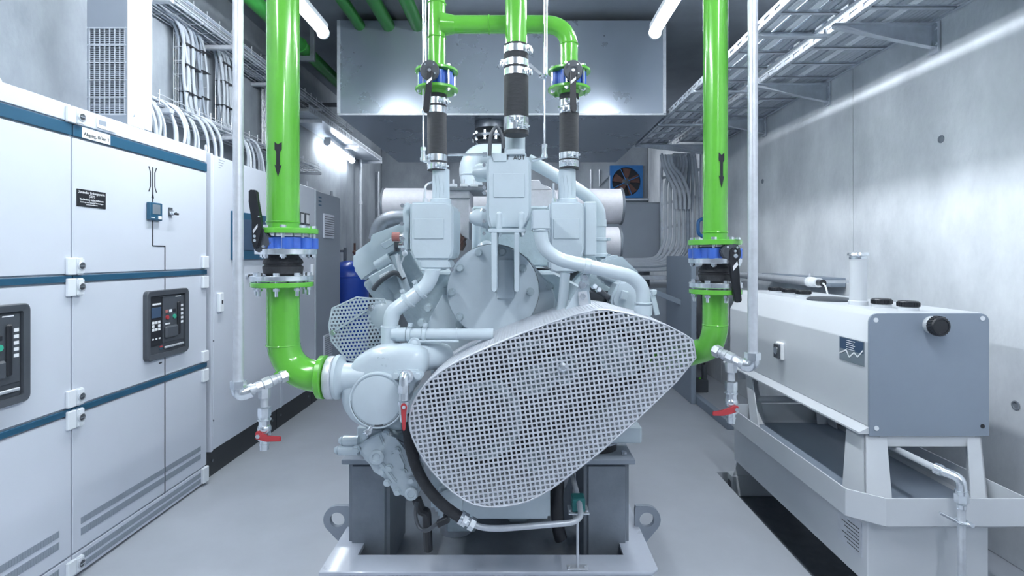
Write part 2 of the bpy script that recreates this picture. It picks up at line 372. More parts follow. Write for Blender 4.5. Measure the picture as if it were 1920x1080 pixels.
def breaker(parent, y0, y1, z0, z1):
    fr = MB(); t = .03
    def rr(a, b, c, d, r):
        P = []
        for (cy_, cz_, s) in ((b-r, d-r, 0), (a+r, d-r, 1), (a+r, c+r, 2), (b-r, c+r, 3)):
            for k in range(5):
                an = (s+k/4)*PI/2; P.append((cy_+r*math.cos(an), cz_+r*math.sin(an)))
        return P
    O = rr(y0, y1, z0, z1, .025); I = rr(y0+t, y1-t, z0+t, z1-t, .008)
    fr.loft([[Vector((XC, p[0], p[1])) for p in O], [Vector((XC+.022, p[0]+(0), p[1])) for p in O], [Vector((XC+.026, p[0]*.98+.02*(y0+y1)/2, p[1]*.98+.02*(z0+z1)/2)) for p in O],
             [Vector((XC+.022, p[0], p[1])) for p in I], [Vector((XC+.006, p[0], p[1])) for p in I]], cap=False)
    f = obj('breaker_frame', fr, BLK2, parent, ang=30)
    a, b, c, d = y0+t, y1-t, z0+t, z1-t; w = b-a; h = d-c
    mb = MB(); mb.box((XC+.004, a, c), (XC+.008, b, d)); obj('breaker_face', mb, BLK2, f)
    def P(u0, u1, v0, v1, dx0, dx1, m, nm, bev=.002):
        mb = MB(); mb.box((XC+.008+dx0, a+w*u0, c+h*v0), (XC+.008+dx1, a+w*u1, c+h*v1), bev); return obj(nm, mb, m, f)
    P(.02,.34,.14,.97, 0,.006, BLK, 'trip_unit'); P(.36,.97,.16,.97, 0,.008, BLK2, 'operating_panel')
    P(.05,.31,.62,.80, .006,.008, SCREEN, 'display')
    P(.08,.31,.84,.87, .006,.0075, WINK, 'name_strip', 0); P(.72,.88,.945,.96,.008,.009, WINK, 'name_strip', 0)
    for j in range(3):
        for i in range(3):
            if (i, j) != (1, 1): P(.07+.08*i, .13+.08*i, .40+.06*j, .445+.06*j, .006, .008, LBL, 'key', 0)
    for i in range(3): P(.07+.09*i, .11+.09*i, .25, .275, .006, .009, LBL, 'terminal', 0)
    for i, m in enumerate((REDO, LBL, BLK)): P(.42+.11*i, .50+.11*i, .68, .735, .008, .011, m, 'indicator')
    for u, m, nm in ((.47, RED, 'off_button'), (.68, TEALB, 'on_button')):
        mb = MB(); mb.cyl((XC+.014, a+w*u, c+h*.60), (XC+.022, a+w*u, c+h*.60), .013, n=16); obj(nm, mb, m, f)
    P(.42,.56,.475,.50,.008,.009, WINK, 'name_strip', 0)
    P(.38,.74,.24,.45,.006,.026, BLK2, 'hood', .008)
    P(.76,.84,.26,.86,.007,.020, BLK, 'charging_lever', .006)
    for i in range(5): P(.88,.95,.46+.075*i,.50+.075*i,.008,.009, WINK, 'pictogram', 0)
    P(.40,.96,.06,.10,.004,.014, GALV, 'crank', .003); P(.28,.36,.10,.12,.004,.006, RED, 'marker', 0); P(.28,.36,.06,.08,.004,.006, BLUES, 'marker', 0)
    return f
def switchgear(y0, y1, label, hinge_y):
    t = thing('switchgear_cabinet', (XC-.23, (y0+y1)/2, 0), label, 'cabinet')
    mb = MB(); mb.box((-2.50, y0+.001, .012), (XC-.012, y1-.001, 2.195), .003); obj('body', mb, CAB, t)
    mb = MB(); mb.box((-2.49, y0+.005, 0), (XC-.02, y1-.005, .014)); obj('base', mb, PLINTH, t)
    g = .004
    mb = MB(); mb.box((XC-.012, y0+g, 2.118), (XC, y1-g, 2.195), .002); obj('top_cover', mb, CAB, t)
    for a, b in ((1.417, 2.048), (.805, 1.372), (.122, .762)):
        mb = MB(); mb.box((XC-.012, y0+g, a), (XC, y1-g, b), .003); obj('door', mb, CAB, t)
    mb = MB(); mb.box((XC-.012, y0+g, .014), (XC, y1-g, .114), .002); kp = obj('kick_plate', mb, CAB, t)
    for a, b in ((2.056, 2.11), (1.38, 1.41), (.77, .798)):
        mb = MB(); mb.box((XC-.010, y0+g, a), (XC+.004, y1-g, b), .002); obj('blue_strip', mb, BLUES, t)
    ch = [c for c in t.children if c.name.startswith('door')]
    dl = [o for o in COL.objects if o.parent is t and o.name.startswith('door')]
    louvre(dl[2], y0+.05, y1-.07, .238, .268, XC); louvre(dl[2], y0+.05, y1-.07, .185, .218, XC)
    louvre(kp, y0+.05, y1-.07, .068, .096, XC); louvre(kp, y0+.05, y1-.07, .03, .056, XC)
    for z0, z1 in ((2.112, 2.185), (1.414, 1.493), (1.315, 1.397), (.805, .884), (.705, .79), (.03, .10)):
        lock(t, hinge_y, z0, z1)
    return t, dl
swA, dA = switchgear(1.30, cy(135), 'white switchgear cabinet at the left picture edge with a cut off black breaker panel', 1.36)
swB, dB = switchgear(cy(135), cy(388), 'white switchgear cabinet with black circuit breaker, black sign and small blue meter', cy(137))
for z0, z1 in ((1.42, 1.50), (1.29, 1.37), (.81, .88), (.68, .76), (.02, .12)):
    mb = MB(); mb.box((XC, 3.46, z0), (XC+.02, 3.52, z1), .004); obj('hinge', mb, WHITE, swB)
breaker(dB[1], 2.926, 3.296, .915, 1.305); breaker(dA[1], 1.86, 2.227, .90, 1.305)
# mimic line, symbol, meter, knob, sign on cabinet B
def ln(y0, z0, y1, z1, w=.006):
    mb = MB(); mb.obox((XC+.001, y0, z0), (XC+.001, y1, z1), w, .002, up=(1,0,0)); return mb
yl, yr = cy(286), cy(309)
mb = MB()
for a, b, c, d in ((yl,2.00,yl,1.80), (yl,1.70,yl,cz(286,461)), (yl,cz(286,461),yr,cz(286,461)), (yr,cz(286,461)+.003,yr,1.417)):
    mb.obox((XC+.001,a,b), (XC+.001,c,d), .006, .002, up=(1,0,0))
zt = 2.0
for s in (-1, 1):
    y = yl+s*.018
    mb.obox((XC+.001,y,zt-.03), (XC+.001,y,zt-.11), .005, .002, up=(1,0,0)); mb.obox((XC+.001,y,zt-.03), (XC+.001,y+s*.014,zt), .005, .002, up=(1,0,0))
    mb.obox((XC+.001,y,zt-.11), (XC+.001,y+s*.014,zt-.14), .005, .002, up=(1,0,0))
mb.prism([(XC,yl-.010,zt-.175), (XC,yl+.010,zt-.175), (XC,yl,zt-.14)], (.002,0,0))
obj('mimic_line', mb, INKM, dB[0])
mb = ln(yr, 1.372, yr, 1.305); obj('mimic_line', mb, INKM, dB[1])
mb = MB(); mb.obox((XC+.001,yr,.915), (XC+.001,yr,.805), .006, .002, up=(1,0,0)); mb.obox((XC+.001,cy(298),.885), (XC+.001,cy(303),.885), .008, .002, up=(1,0,0)); obj('mimic_line', mb, INKM, dB[1])
mb = ln(yr, .762, yr, .122); obj('mimic_line', mb, INKM, dB[2])
mt = MB(); mt.box((XC, 2.951, 1.70), (XC+.022, 3.056, 1.80), .004); mt = obj('power_meter', mt, BLUES, dB[0])
def sub(parent, nm, m, a, b, bev=.001):
    mb = MB(); mb.box(a, b, bev); return obj(nm, mb, m, parent)
sub(mt, 'display', SCRG, (XC+.021, 2.972, 1.735), (XC+.0235, 3.035, 1.79)); sub(mt, 'button', LBL, (XC+.021, 3.018, 1.708), (XC+.025, 3.045, 1.726)); sub(mt, 'name_strip', WINK, (XC+.021, 2.96, 1.712), (XC+.023, 2.99, 1.716), 0)
kn = sub(dB[0], 'selector_plate', BLK2, (XC, cy(315), cz(316,404)), (XC+.006, cy(322), cz(316,389)))
mb = MB(); mb.lathe((XC+.005, cy(319), cz(316,399)), (1,0,0), [(.014,0), (.014,.012), (.009,.014), (.008,.03)], 16); obj('selector_knob', mb, ZINC, kn)
sub(kn, 'knob_grip', BLK, (XC+.032, cy(319)-.018, cz(316,403)), (XC+.042, cy(319)+.018, cz(316,399)), .002)
sg = sub(dB[0], 'sign_plate', INKM, (XC, 2.485, 1.733), (XC+.003, 2.66, 1.815))
yc = (2.485+2.66)/2; RT = (PI/2, 0, PI/2); RR = (PI/2, 0, -PI/2)
for s, z, h in (('Zentraler Erdungspunkt', 1.801, .0165), ('(ZEP)', 1.785, .0155), ('Verbindung nicht entfernen', 1.768, .0130), ('Zuleitung, sonst keine der Verbindungen', 1.755, .0085), ('zusammenschliessen', 1.745, .0085)):
    text(s, h, (XC+.0034, yc, z), *RT, WINK, sg)
sub(sg, 'underline', WINK, (XC+.003, yc+.002, 1.7605), (XC+.0036, yc+.024, 1.7615), 0)
lb = sub(swB, 'name_label', LBL, (XC+.003, cy(152), 2.058), (XC+.006, cy(205), 2.108), .0008)
text('Abgang, BGen 2', .024, (XC+.0065, (cy(152)+cy(205))/2, 2.078), *RT, INKM, lb)
lp = sub(swB, 'maker_plate', LBL, (XC, cy(180), 2.128), (XC+.006, cy(216), 2.178), .001)
sub(lp, 'grey_field', CABG, (XC+.006, cy(183), 2.145), (XC+.0068, cy(197), 2.168), 0)
mb = MB(); mb.tor((XC-.10, cy(33), 2.215), (1,0,0), .028, .009, 20, 8); mb.cyl((XC-.10, cy(33), 2.19), (XC-.10, cy(33), 2.2), .02); obj('lifting_eye', mb, GALV, swA)
mb = MB(); mb.tube([(XC-.10, cy(45), 2.20), (XC-.2, cy(60), 2.22), (XC-.3, 2.4, 2.20)], .008, 8, fil=.1)
tag(obj('loose_cable', mb, BLK), 'thin black cable lying on top of the left switchgear cabinet', 'cable')

# control cabinets further back
def control(y0, y1, ztop, m, label, eyes=True):
    t = thing('control_cabinet', (XC-.22, (y0+y1)/2, 0), label, 'cabinet')
    mb = MB(); mb.box((-2.50, y0+.004, .185), (XC-.03, y1-.004, ztop), .004); obj('body', mb, CAB, t)
    mb = MB(); mb.box((-2.48, y0+.004, 0), (XC-.035, y1-.004, .184), .002); obj('plinth', mb, PLINTH, t)
    mb = MB(); mb.box((XC-.028, y0+.03, .19), (XC, y1-.006, ztop-.006), .004); d = obj('door', mb, m, t)
    mb = MB(); mb.box((XC-.034, y0+.002, .185), (XC+.002, y0+.024, ztop), .002); obj('frame_post', mb, CAB, t)
    mb = MB()
    for y in (y0+.08, y1-.08): mb.cyl((XC-.034, y, .10), (XC-.031, y, .10), .010, n=10)
    obj('plinth_screw', mb, STEELD, t)
    if eyes:
        for y in (y0+.05, y1-.06):
            mb = MB(); mb.tor((XC-.06, y, ztop+.032), (1,.5,0), .026, .009, 20, 8); mb.cyl((XC-.06, y, ztop), (XC-.06, y, ztop+.012), .02, n=16); obj('lifting_eye', mb, GALV, t)
    return t, d
cA, cdA = control(3.57, 4.62, 2.19, CAB, 'white control cabinet with a blue framed touch screen behind the left green pipe')
cB, cdB = control(4.62, 5.40, 2.185, CAB, 'pale control cabinet with two square meters just right of the left green pipe')
cC, cdC = control(5.40, 6.17, 2.175, CABG, 'grey end cabinet of the row with a louvred vent near its top', eyes=False)
def P_(px, py): return (cy(px), cz(px, py))
hs = MB(); y0, z1 = P_(432, 395); y1 = cy(498); zb = cz(432, 487)
hs.box((XC, y0, zb), (XC+.02, y1, z1), .004); hs = obj('touch_panel', hs, BLUES, cdA)
sub(hs, 'screen', SCREEN, (XC+.019, y0+.05, zb+.07), (XC+.023, y1-.05, z1-.05), .001)
h2 = sub(cdA, 'door_handle', WHITE, (XC, cy(406), cz(406,586)), (XC+.025, cy(414), cz(406,549)), .006)
sub(h2, 'lock_slot', BLK, (XC+.024, cy(409), cz(409,570)), (XC+.027, cy(411.5), cz(409,563)))
for i in range(4): sub(cdA, 'print_line', CABG, (XC, cy(410), 2.16-i*.018), (XC+.0006, cy(421-2*i), 2.165-i*.018), 0)
for py in (640, 790):
    mb = MB(); mb.cyl((XC-.01, 3.60, cz(397,py)), (XC+.004, 3.60, cz(397,py)), .006, n=10); obj('hinge_pin', mb, STEELD, cA)
for i in range(3):
    mb = MB(); yy = cy(462)+i*.045; mb.cyl((XC, yy, 1.35), (XC+.02, yy, 1.35), .013, n=14); k = obj('pilot_lamp', mb, ZINC, cdA); 
    mb = MB(); mb.cyl((XC+.02, yy, 1.35), (XC+.032, yy, 1.35), .010, n=12); obj('lamp_cap', mb, BLK, k)
for i, px in enumerate((561, 571)):
    y = cy(px); mm = sub(cdB, 'square_meter', BLK2, (XC, y, 1.80), (XC+.012, y+.10, 1.915), .003); sub(mm, 'meter_face', LBL, (XC+.011, y+.015, 1.815), (XC+.0135, y+.085, 1.90), .001)
h3 = sub(cdB, 'door_handle', WHITE, (XC, 5.28, 1.22), (XC+.025, 5.33, 1.42), .006)
mb = MB(); mb.cyl((XC, 4.9, 1.17), (XC+.03, 4.9, 1.17), .03, n=16); obj('emergency_knob', mb, BROWN, cdB)
def vent(parent, y0, y1, z0, z1):
    f = sub(parent, 'vent_grille', CAB, (XC, y0, z0), (XC+.018, y1, z1), .004); n = 9
    for i in range(n):
        z = z0+.02+(z1-z0-.04)*(i+.5)/n; mb = MB(); mb.obox((XC+.020, y0+.015, z), (XC+.020, y1-.015, z), .004, .012, up=(1,0,.6)); obj('vent_slat', mb, STEELD, f)
vent(cdC, cy(605), cy(624), 1.69, 1.95); vent(cdC, 5.62, 5.86, .42, .66)
for i in range(3): sub(cdC, 'print_line', BLUES, (XC, 5.50, 2.10-i*.04), (XC+.001, 5.58, 2.115-i*.04), 0)
mb = MB(); mb.cyl((XC-.06, 6.05, 2.175), (XC-.06, 6.05, 2.235), .014, n=8); obj('top_bolt', mb, STEELD, cC)
mb = MB(); mb.tube([(XC-.06, 5.02, 2.20), (XC-.06, 5.05, 2.36), (XC-.12, 5.0, 2.46), (XC-.3, 4.95, 2.5)], .03, 10, fil=.08)
tag(obj('black_cable_bundle', mb, BLK), 'thick black cable bending down behind the left green pipe onto a cabinet', 'cable')

# perforated busbar duct standing on cabinet B
bd = thing('busbar_riser', (-2.17, 2.9, 2.196), 'tall metal riser with a slotted grille front rising from the white switchgear', 'duct')
BY = 2.812
mb = MB(); mb.box((-2.275, BY+.012, 2.196), (XC-.003, BY+.125, ZC-.002), .002); obj('casing', mb, STEELD, bd)
mb = MB(); mb.box((XC-.002, BY+.001, 2.196), (XC+.0, BY+.125, ZC-.002)); obj('side_cover', mb, WHITE, bd)
mb = MB(); mb.box((-2.11, BY+.127, 2.196), (XC+.003, BY+.185, ZC-.002), .003); obj('corner_post', mb, CAB, bd)
gz0, gz1 = 1.5+(480-215)/1000*BY, 1.5+(480-52)/1000*BY
mb = MB(); mb.box((-2.275, BY, 2.20), (XC-.004, BY+.005, gz0)); mb.box((-2.275, BY, gz1), (XC-.004, BY+.005, ZC-.002)); mb.box((-2.275, BY, gz0), (-2.262, BY+.005, gz1)); mb.box((XC-.016, BY, gz0), (XC-.004, BY+.005, gz1)); obj('front_plate', mb, CABG, bd)
mb = MB(); n = 7
for i in range(n+1):
    x = -2.262+i*(.186)/n; mb.box((x-.003, BY-.001, gz0), (x+.003, BY+.003, gz1))
for j in range(5+1):
    z = gz0+j*(gz1-gz0)/5; mb.box((-2.262, BY-.002, z-.003), (XC-.016, BY+.002, z+.003))
gr = obj('grille_bars', mb, GALV, bd)
mb = MB(); k = int((gz1-gz0)/.011)
for j in range(k):
    z = gz0+(j+.5)*(gz1-gz0)/k; mb.box((-2.262, BY+.001, z-.003), (XC-.016, BY+.003, z+.003))
o = obj('grille_mesh', mb, CABG, bd); o['kind'] = 'stuff'
mb = MB()
for j in range(6):
    z = gz0+j*(gz1-gz0)/5
    for x in (-2.268, XC-.010): mb.cyl((x, BY-.004, z), (x, BY, z), .005, n=8)
obj('grille_rivets', mb, ZINC, bd)
mb = MB()
for z in (2.9, 3.0, 3.3, 2.6, 2.25): mb.cyl((XC, BY+.04, z), (XC+.006, BY+.04, z), .006, n=8)
obj('cover_screws', mb, ZINC, bd)
# wire mesh trays on the left wall
def mesh_tray(pts, w, side, label, group=None, step=.1, up=.06, wire=.0028, vertical=False):
    """pts: centre line in the wall plane; w: width out from the wall (x)"""
    P = [Vector(p) for p in pts]; x0 = P[0].x
    t = thing('wire_cable_tray', P[0], label, 'cable tray', group)
    mb = MB()
    offs = [-w/2, -w/4, 0, w/4, w/2]
    d = (P[1]-P[0]).normalized()
    ax = Vector((1,0,0)) if not vertical else Vector((0,1,0)); nr = Vector((0,0,1)) if not vertical else Vector((1,0,0))
    for a in offs: mb.tube([p+ax*a for p in P], wire*1.3, 6)
    for s in (-1, 1):
        mb.tube([p+ax*(s*w/2)+nr*up*.5 for p in P], wire, 6); mb.tube([p+ax*(s*w/2)+nr*up for p in P], wire, 6)
    obj('long_wires', mb, GALV, t)
    L = (P[1]-P[0]).length; n = int(L/step)
    for i in range(n+1):
        q = P[0]+d*(i*step+.02); mb = MB(); mb.tube([q-ax*w/2+nr*(up+.03), q-ax*w/2, q+ax*w/2, q+ax*w/2+nr*(up+.03)], wire, 6)
        obj('cross_wire', mb, GALV, t)
    return t
mesh_tray([(-2.38, 3.34, 3.17), (-2.38, 7.2, 3.17)], .28, 1, 'long wire mesh tray high on the left wall above the cabinets', step=.16)
mesh_tray([(-2.38, 3.34, 2.46), (-2.38, 6.1, 2.46)], .24, 1, 'wire mesh tray on the left wall just above the cabinet tops', step=.14)
for y, nm in ((4.02,'nearest the riser'), (4.55,'next to the galvanised pipe'), (5.35,'behind the left green pipe')):
    mesh_tray([(-2.50, y, 2.5), (-2.50, y, 3.15)], .30, 1, 'upright wire mesh tray between the two wall trays, %s' % nm, step=.1, up=.03, vertical=True)
for i, y in enumerate((3.42, 4.2, 5.1, 6.0)):
    for z, q in ((3.155, 'upper'), (2.445, 'lower')):
        mb = MB(); mb.box((-2.55, y-.02, z-.03), (-2.22, y+.02, z), .002)
        tag(obj('tray_bracket', mb, GALV), 'small bracket carrying the %s left wire tray, %s from the riser' % (q, ORD[i]), 'bracket', '%s left tray brackets' % q)
def cable(pts, r, m, label, group, fil=.12, n=8):
    mb = MB(); mb.tube(pts, r, n, fil=fil); return tag(obj('power_cable', mb, m), label, 'cable', group)
R = random.Random(7)
for i in range(14):
    x = -2.49+.018*i+R.uniform(-.004,.004); z = 3.187+R.uniform(0,.03)+(i % 2)*.014; e = R.uniform(5.2, 7.0)
    cable([(x, 3.30, z), (x+R.uniform(-.02,.02), 3.6, z), (x, e, z)], R.choice((.008,.010,.012)), R.choice((CABL,CABL,CABD)), 'grey cable lying along the upper wire mesh tray on the left wall', 'cables in the upper left tray')
for i in range(12):
    x = -2.47+.018*i; z = 2.472+R.uniform(0,.02)+(i % 2)*.012
    cable([(x, 3.30, z), (x+R.uniform(-.03,.03), 4.0, z+R.uniform(0,.03)), (x, R.uniform(5.4, 6.0), z)], R.choice((.008,.010)), R.choice((CABL,CABL,CABD)), 'grey cable lying along the lower wire mesh tray above the cabinets', 'cables in the lower left tray')
for gi, (yc_, nc, nm) in enumerate(((3.98, 9, 'first'), (4.13, 5, 'first'), (4.50, 12, 'second'), (5.30, 8, 'third'))):
    for i in range(nc):
        y = yc_+(i-nc/2)*.022; x = -2.44-.03*(i % 2)+R.uniform(-.01,.01); dy = R.uniform(-.07,.07)
        cable([(x+.03, y-.30, 3.20), (x, y-.03, 3.17), (x+R.uniform(-.01,.01), y+dy, 2.85), (x+.01, y, 2.55), (x+.04, y+.12, 2.47)], R.choice((.009,.011,.012)), R.choice((CABL, CABL, CABL, CABD)),
              'grey cable dropping between the wall trays, %s in the %s bundle' % (ORD[i], ('first','short side','second','third')[gi]), 'dropping cables, %s bundle' % nm, fil=.10)
    for z in (2.7, 2.9, 3.05):
        mb = MB(); mb.box((-2.49, yc_-nc*.0105, z+gi*.02), (-2.41, yc_+nc*.0105, z+gi*.02+.004), .001); tag(obj('cable_tie', mb, BLK), 'black tie, %s, round the %s bundle of dropping cables' % ({2.7:'lowest',2.9:'middle',3.05:'top'}[z], ('first','short side','second','third')[gi]), 'cable tie', 'cable ties left wall')
for i in range(22):
    y = 3.20+i*.050+R.uniform(-.012,.012)+(.45 if i > 15 else 0); x = -2.26+R.uniform(-.03,.02); h = R.uniform(.04,.13)
    cable([(-2.30, y-.16, 2.50), (x, y-.05, 2.48), (x+.03, y+R.uniform(-.02,.03), 2.36), (x+.02+R.uniform(-.02,.02), y+.02, 2.20)], R.choice((.009,.010,.012)), R.choice((CABL, CABL, WHITE)),
          'short cable arching from the lower wall tray into a cabinet, %s from the riser' % ORD[i], 'cables entering the cabinets', fil=.08)
# perforated tray further along the left wall and conduits
t = thing('perforated_cable_tray', W(650,250,6.8), 'perforated metal tray on the left wall above the small wall light', 'cable tray')
xa, xb = -2.53, -2.20
mb = MB(); mb.box((xa, 5.6, 3.02), (xb, 8.6, 3.024)); obj('tray_floor', mb, TRAY, t)
mb = MB(); mb.box((xa, 5.6, 3.024), (xa+.003, 8.6, 3.09)); obj('side_rail', mb, TRAY, t)
mb = MB(); mb.box((xb-.003, 5.6, 3.024), (xb, 8.6, 3.036)); mb.box((xb-.003, 5.6, 3.074), (xb, 8.6, 3.09))
for i in range(50): y = 5.6+i*.0605; mb.box((xb-.003, y, 3.036), (xb, y+.03, 3.074))
obj('side_rail', mb, TRAY, t, label='slotted front rail')
for y in (5.9, 7.3, 8.5):
    mb = MB(); mb.box((xa-.02, y, 2.975), (xb+.02, y+.03, 3.017), .003); obj('support_arm', mb, GALV, t)
for px, nm in ((676, 'the one nearer the grey end cabinet'), (709, 'the one nearer the room corner')):
    p = W(px, 300, 9.5 if px == 709 else 8.3); 
    mb = MB(); mb.cyl((p.x, p.y, 0), (p.x, p.y, 3.0), .024 if px == 676 else .026, n=12)
    for z in (.8, 1.5, 2.3): mb.cyl((p.x, p.y, z), (p.x, p.y, z+.05), .034, n=12)
    tag(obj('conduit_pipe', mb, GALV), 'thin upright conduit, far left wall, %s' % nm, 'pipe')

# blue pressure vessel and things around it
p = W(655, 487, 7.0); r = .25
v = thing('pressure_vessel', (p.x, p.y, 0), 'blue cylindrical pressure vessel standing behind the grey end cabinet', 'vessel')
zt = 1.45
mb = MB(); mb.lathe((p.x, p.y, .12), (0,0,1), [(r*.6,0), (r*.95,.06), (r,.14), (r,zt-.36), (r*.97,zt-.29), (r*.8,zt-.2), (r*.5,zt-.15), (r*.2,zt-.13)], 32); obj('shell', mb, TBLUE, v)
mb = MB(); mb.tor((p.x, p.y, zt-.22), (0,0,1), r+.004, .010, 32, 6); obj('weld_ring', mb, TBLUE, v)
for a in range(3):
    an = a*2*PI/3; q = Vector((p.x+.18*math.cos(an), p.y+.18*math.sin(an), 0)); mb = MB(); mb.box(q-Vector((.03,.03,0)), q+Vector((.03,.03,.22)), .004); obj('leg', mb, TBLUE, v)
mb = MB(); mb.cyl((p.x-.05, p.y-.02, zt-.03), (p.x-.05, p.y-.02, zt+.16), .022, n=12); mb.tube([(p.x-.05, p.y-.02, zt+.12), (p.x-.2, p.y-.02, zt+.12)], .02, 10); obj('inlet_pipe', mb, STEELD, v)
mb = MB(); mb.cyl((p.x+.07, p.y, zt-.06), (p.x+.07, p.y, zt+.22), .014, n=10); mb.sphere((p.x+.07, p.y, zt+.1), .03, 12); obj('gauge_pipe', mb, BROWN, v)
q = W(712, 497, 8.6)
mb = MB(); mb.box((q.x-.22, 8.6, .9), (q.x+.22, 9.0, 1.45), .01); wc = tag(obj('wall_box', mb, CABG), 'grey box on the back wall left of the engine, behind the vessel', 'box')
q = W(702, 535, 7.6)
pm = thing('pump_group', (q.x, 7.6, 0), 'small dark pump fittings between the blue vessel and the engine', 'pump')
mb = MB(); mb.cyl((q.x, 7.6, .8), (q.x, 7.6, 1.15), .07, n=16); mb.cyl((q.x-.12, 7.6, 0), (q.x-.12, 7.6, 1.2), .03, n=12); obj('motor', mb, BLK2, pm)
mb = MB(); mb.cyl((q.x-.12, 7.6, 1.2), (q.x-.12, 7.6, 1.24), .05, n=12); mb.sphere((q.x+.09, 7.6, 1.22), .04, 12); obj('brass_fitting', mb, BROWN, pm)
mb = MB(); mb.box((q.x-.2, 7.5, .0), (q.x+.2, 7.75, .8), .01); obj('pump_stand', mb, STEELD, pm)

# fan in the back wall
fc = W(1174, 341, YB-.03); s = .30
fn = thing('wall_fan', (fc.x, YB-.05, fc.z-s), 'blue square framed fan with dark blades high in the back wall', 'fan')
mb = MB(); n = 32
O = []; 
for i in range(n):
    a = 2*PI*i/n; c_, s_ = math.cos(a), math.sin(a); k = s/max(abs(c_), abs(s_)); O.append(Vector((fc.x+c_*k, YB-.06, fc.z+s_*k)))
I = [Vector((fc.x+.265*math.cos(2*PI*i/n), YB-.06, fc.z+.265*math.sin(2*PI*i/n))) for i in range(n)]
I2 = [p+Vector((0,.055,0)) for p in I]; O2 = [p+Vector((0,.055,0)) for p in O]
mb.loft([O2, O, I, I2], cap=False); obj('frame', mb, FANB, fn)
mb = MB(); mb.cyl((fc.x, YB-.004, fc.z), (fc.x, YB-.001, fc.z), .265, n=32); obj('back_shroud', mb, BLK, fn)
mb = MB(); mb.lathe((fc.x, YB-.05, fc.z), (0,-1,0), [(.07,-.03), (.07,0), (.05,.012)], 20); obj('hub', mb, BLK2, fn)
for k in range(5):
    a = k*2*PI/5+.3; u = Vector((math.cos(a), 0, math.sin(a))); w_ = Vector((-math.sin(a), 0, math.cos(a))); c_ = Vector((fc.x, YB-.04, fc.z))
    mb = MB(); mb.prism([c_+u*.06-w_*.03, c_+u*.24-w_*.09+Vector((0,.02,0)), c_+u*.25+w_*.07-Vector((0,.012,0)), c_+u*.06+w_*.04], (0,.004,0)); obj('blade', mb, BROWN, fn)
for a in (.4, 2.0, 3.6, 5.1):
    mb = MB(); mb.cyl((fc.x+.04*math.cos(a), YB-.062, fc.z+.04*math.sin(a)), (fc.x+.27*math.cos(a), YB-.058, fc.z+.27*math.sin(a)), .008, n=6); obj('strut', mb, FANB, fn)
mb = MB(); mb.box((fc.x-.36, YB-.10, fc.z-s-.05), (fc.x+.45, YB-.001, fc.z-s-.01), .004); tag(obj('sill_ledge', mb, TRAY), 'narrow pale ledge under the blue fan on the back wall', 'ledge')
q = W(1108, 330, 9.87)
mb = MB(); mb.cyl((q.x, 9.875, 1.2), (q.x, 9.875, 3.1), .02, n=10); tag(obj('conduit_pipe', mb, GALV), 'upright galvanised conduit on the back wall left of the blue fan', 'pipe')
q = W(1124, 330, 9.87)
mb = MB(); mb.tube([(q.x, 9.875, 3.1), (q.x, 9.875, 2.8), (q.x+.2, 9.875, 3.0), (q.x+.2, 9.875, 2.3)], .02, 10); tag(obj('bent_conduit', mb, GALV), 'angled galvanised conduit in front of the back wall beside the fan', 'pipe')
# ---------------- cable ladders on the right wall ----------------
def ladder(x0, x1, y0, y1, z, label):
    t = thing('cable_ladder', ((x0+x1)/2, y0, z), label, 'cable tray')
    for x, s, nm in ((x0, 1, 'long slotted side rail'), (x1, -1, 'long slotted side rail')):
        mb = MB(); a, b = sorted((x, x+s*.004)); mb.box((a, y0, z), (b, y1, z+.015)); mb.box((a, y0, z+.035), (b, y1, z+.05))
        n = int((y1-y0)/.12)
        for i in range(n): yy = y0+i*(y1-y0)/n; mb.box((a, yy, z+.015), (b, yy+.05, z+.035))
        a, b = sorted((x, x+s*.022)); mb.box((a, y0, z-.001), (b, y1, z+.002)); mb.box((a, y0, z+.048), (b, y1, z+.051)); obj('side_rail', mb, TRAY, t)
    n = int((y1-y0)/.28)
    for i in range(n+1):
        y = y0+.1+i*.28
        if y > y1-.02: break
        mb = MB(); mb.box((x0+.004, y, z+.004), (x1-.004, y+.028, z+.010), .001); mb.box((x0+.004, y, z+.004), (x1-.004, y+.003, z+.020)); obj('rung', mb, TRAY, t)
    return t
ZT = 2.80
ladder(1.86, 2.37, .8, 6.3, ZT+.03, 'wide cable ladder fixed along the right wall, nearest to the wall')
ladder(1.38, 1.74, .8, 6.3, ZT, 'cable ladder running parallel to the wall ladder, on its room side')
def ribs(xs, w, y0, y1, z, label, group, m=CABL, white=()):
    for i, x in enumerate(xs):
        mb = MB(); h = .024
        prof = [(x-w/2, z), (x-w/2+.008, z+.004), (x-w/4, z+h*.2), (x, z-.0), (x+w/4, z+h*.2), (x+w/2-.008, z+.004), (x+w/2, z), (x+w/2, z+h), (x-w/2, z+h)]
        mb.prism([(a, y0, c) for a, c in prof], (0, y1-y0, 0)); tag(obj('flat_cable', mb, WHITE if i in white else m), (label.replace('flat grey', 'flat painted-as-lit').replace('flat pale', 'flat painted-as-lit') if i in white else label)+', %s from its room side' % ORD[i], 'cable', group)  # white ones put the bright lit slots into the cable colour
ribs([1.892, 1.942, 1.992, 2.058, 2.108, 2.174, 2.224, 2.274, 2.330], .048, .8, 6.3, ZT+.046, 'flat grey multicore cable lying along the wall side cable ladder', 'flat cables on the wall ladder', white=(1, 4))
ribs([1.412, 1.462, 1.527, 1.577, 1.642, 1.700], .046, .8, 6.3, ZT+.018, 'flat pale cable lying along the room side cable ladder', 'flat cables on the room side ladder', white=(1, 3))
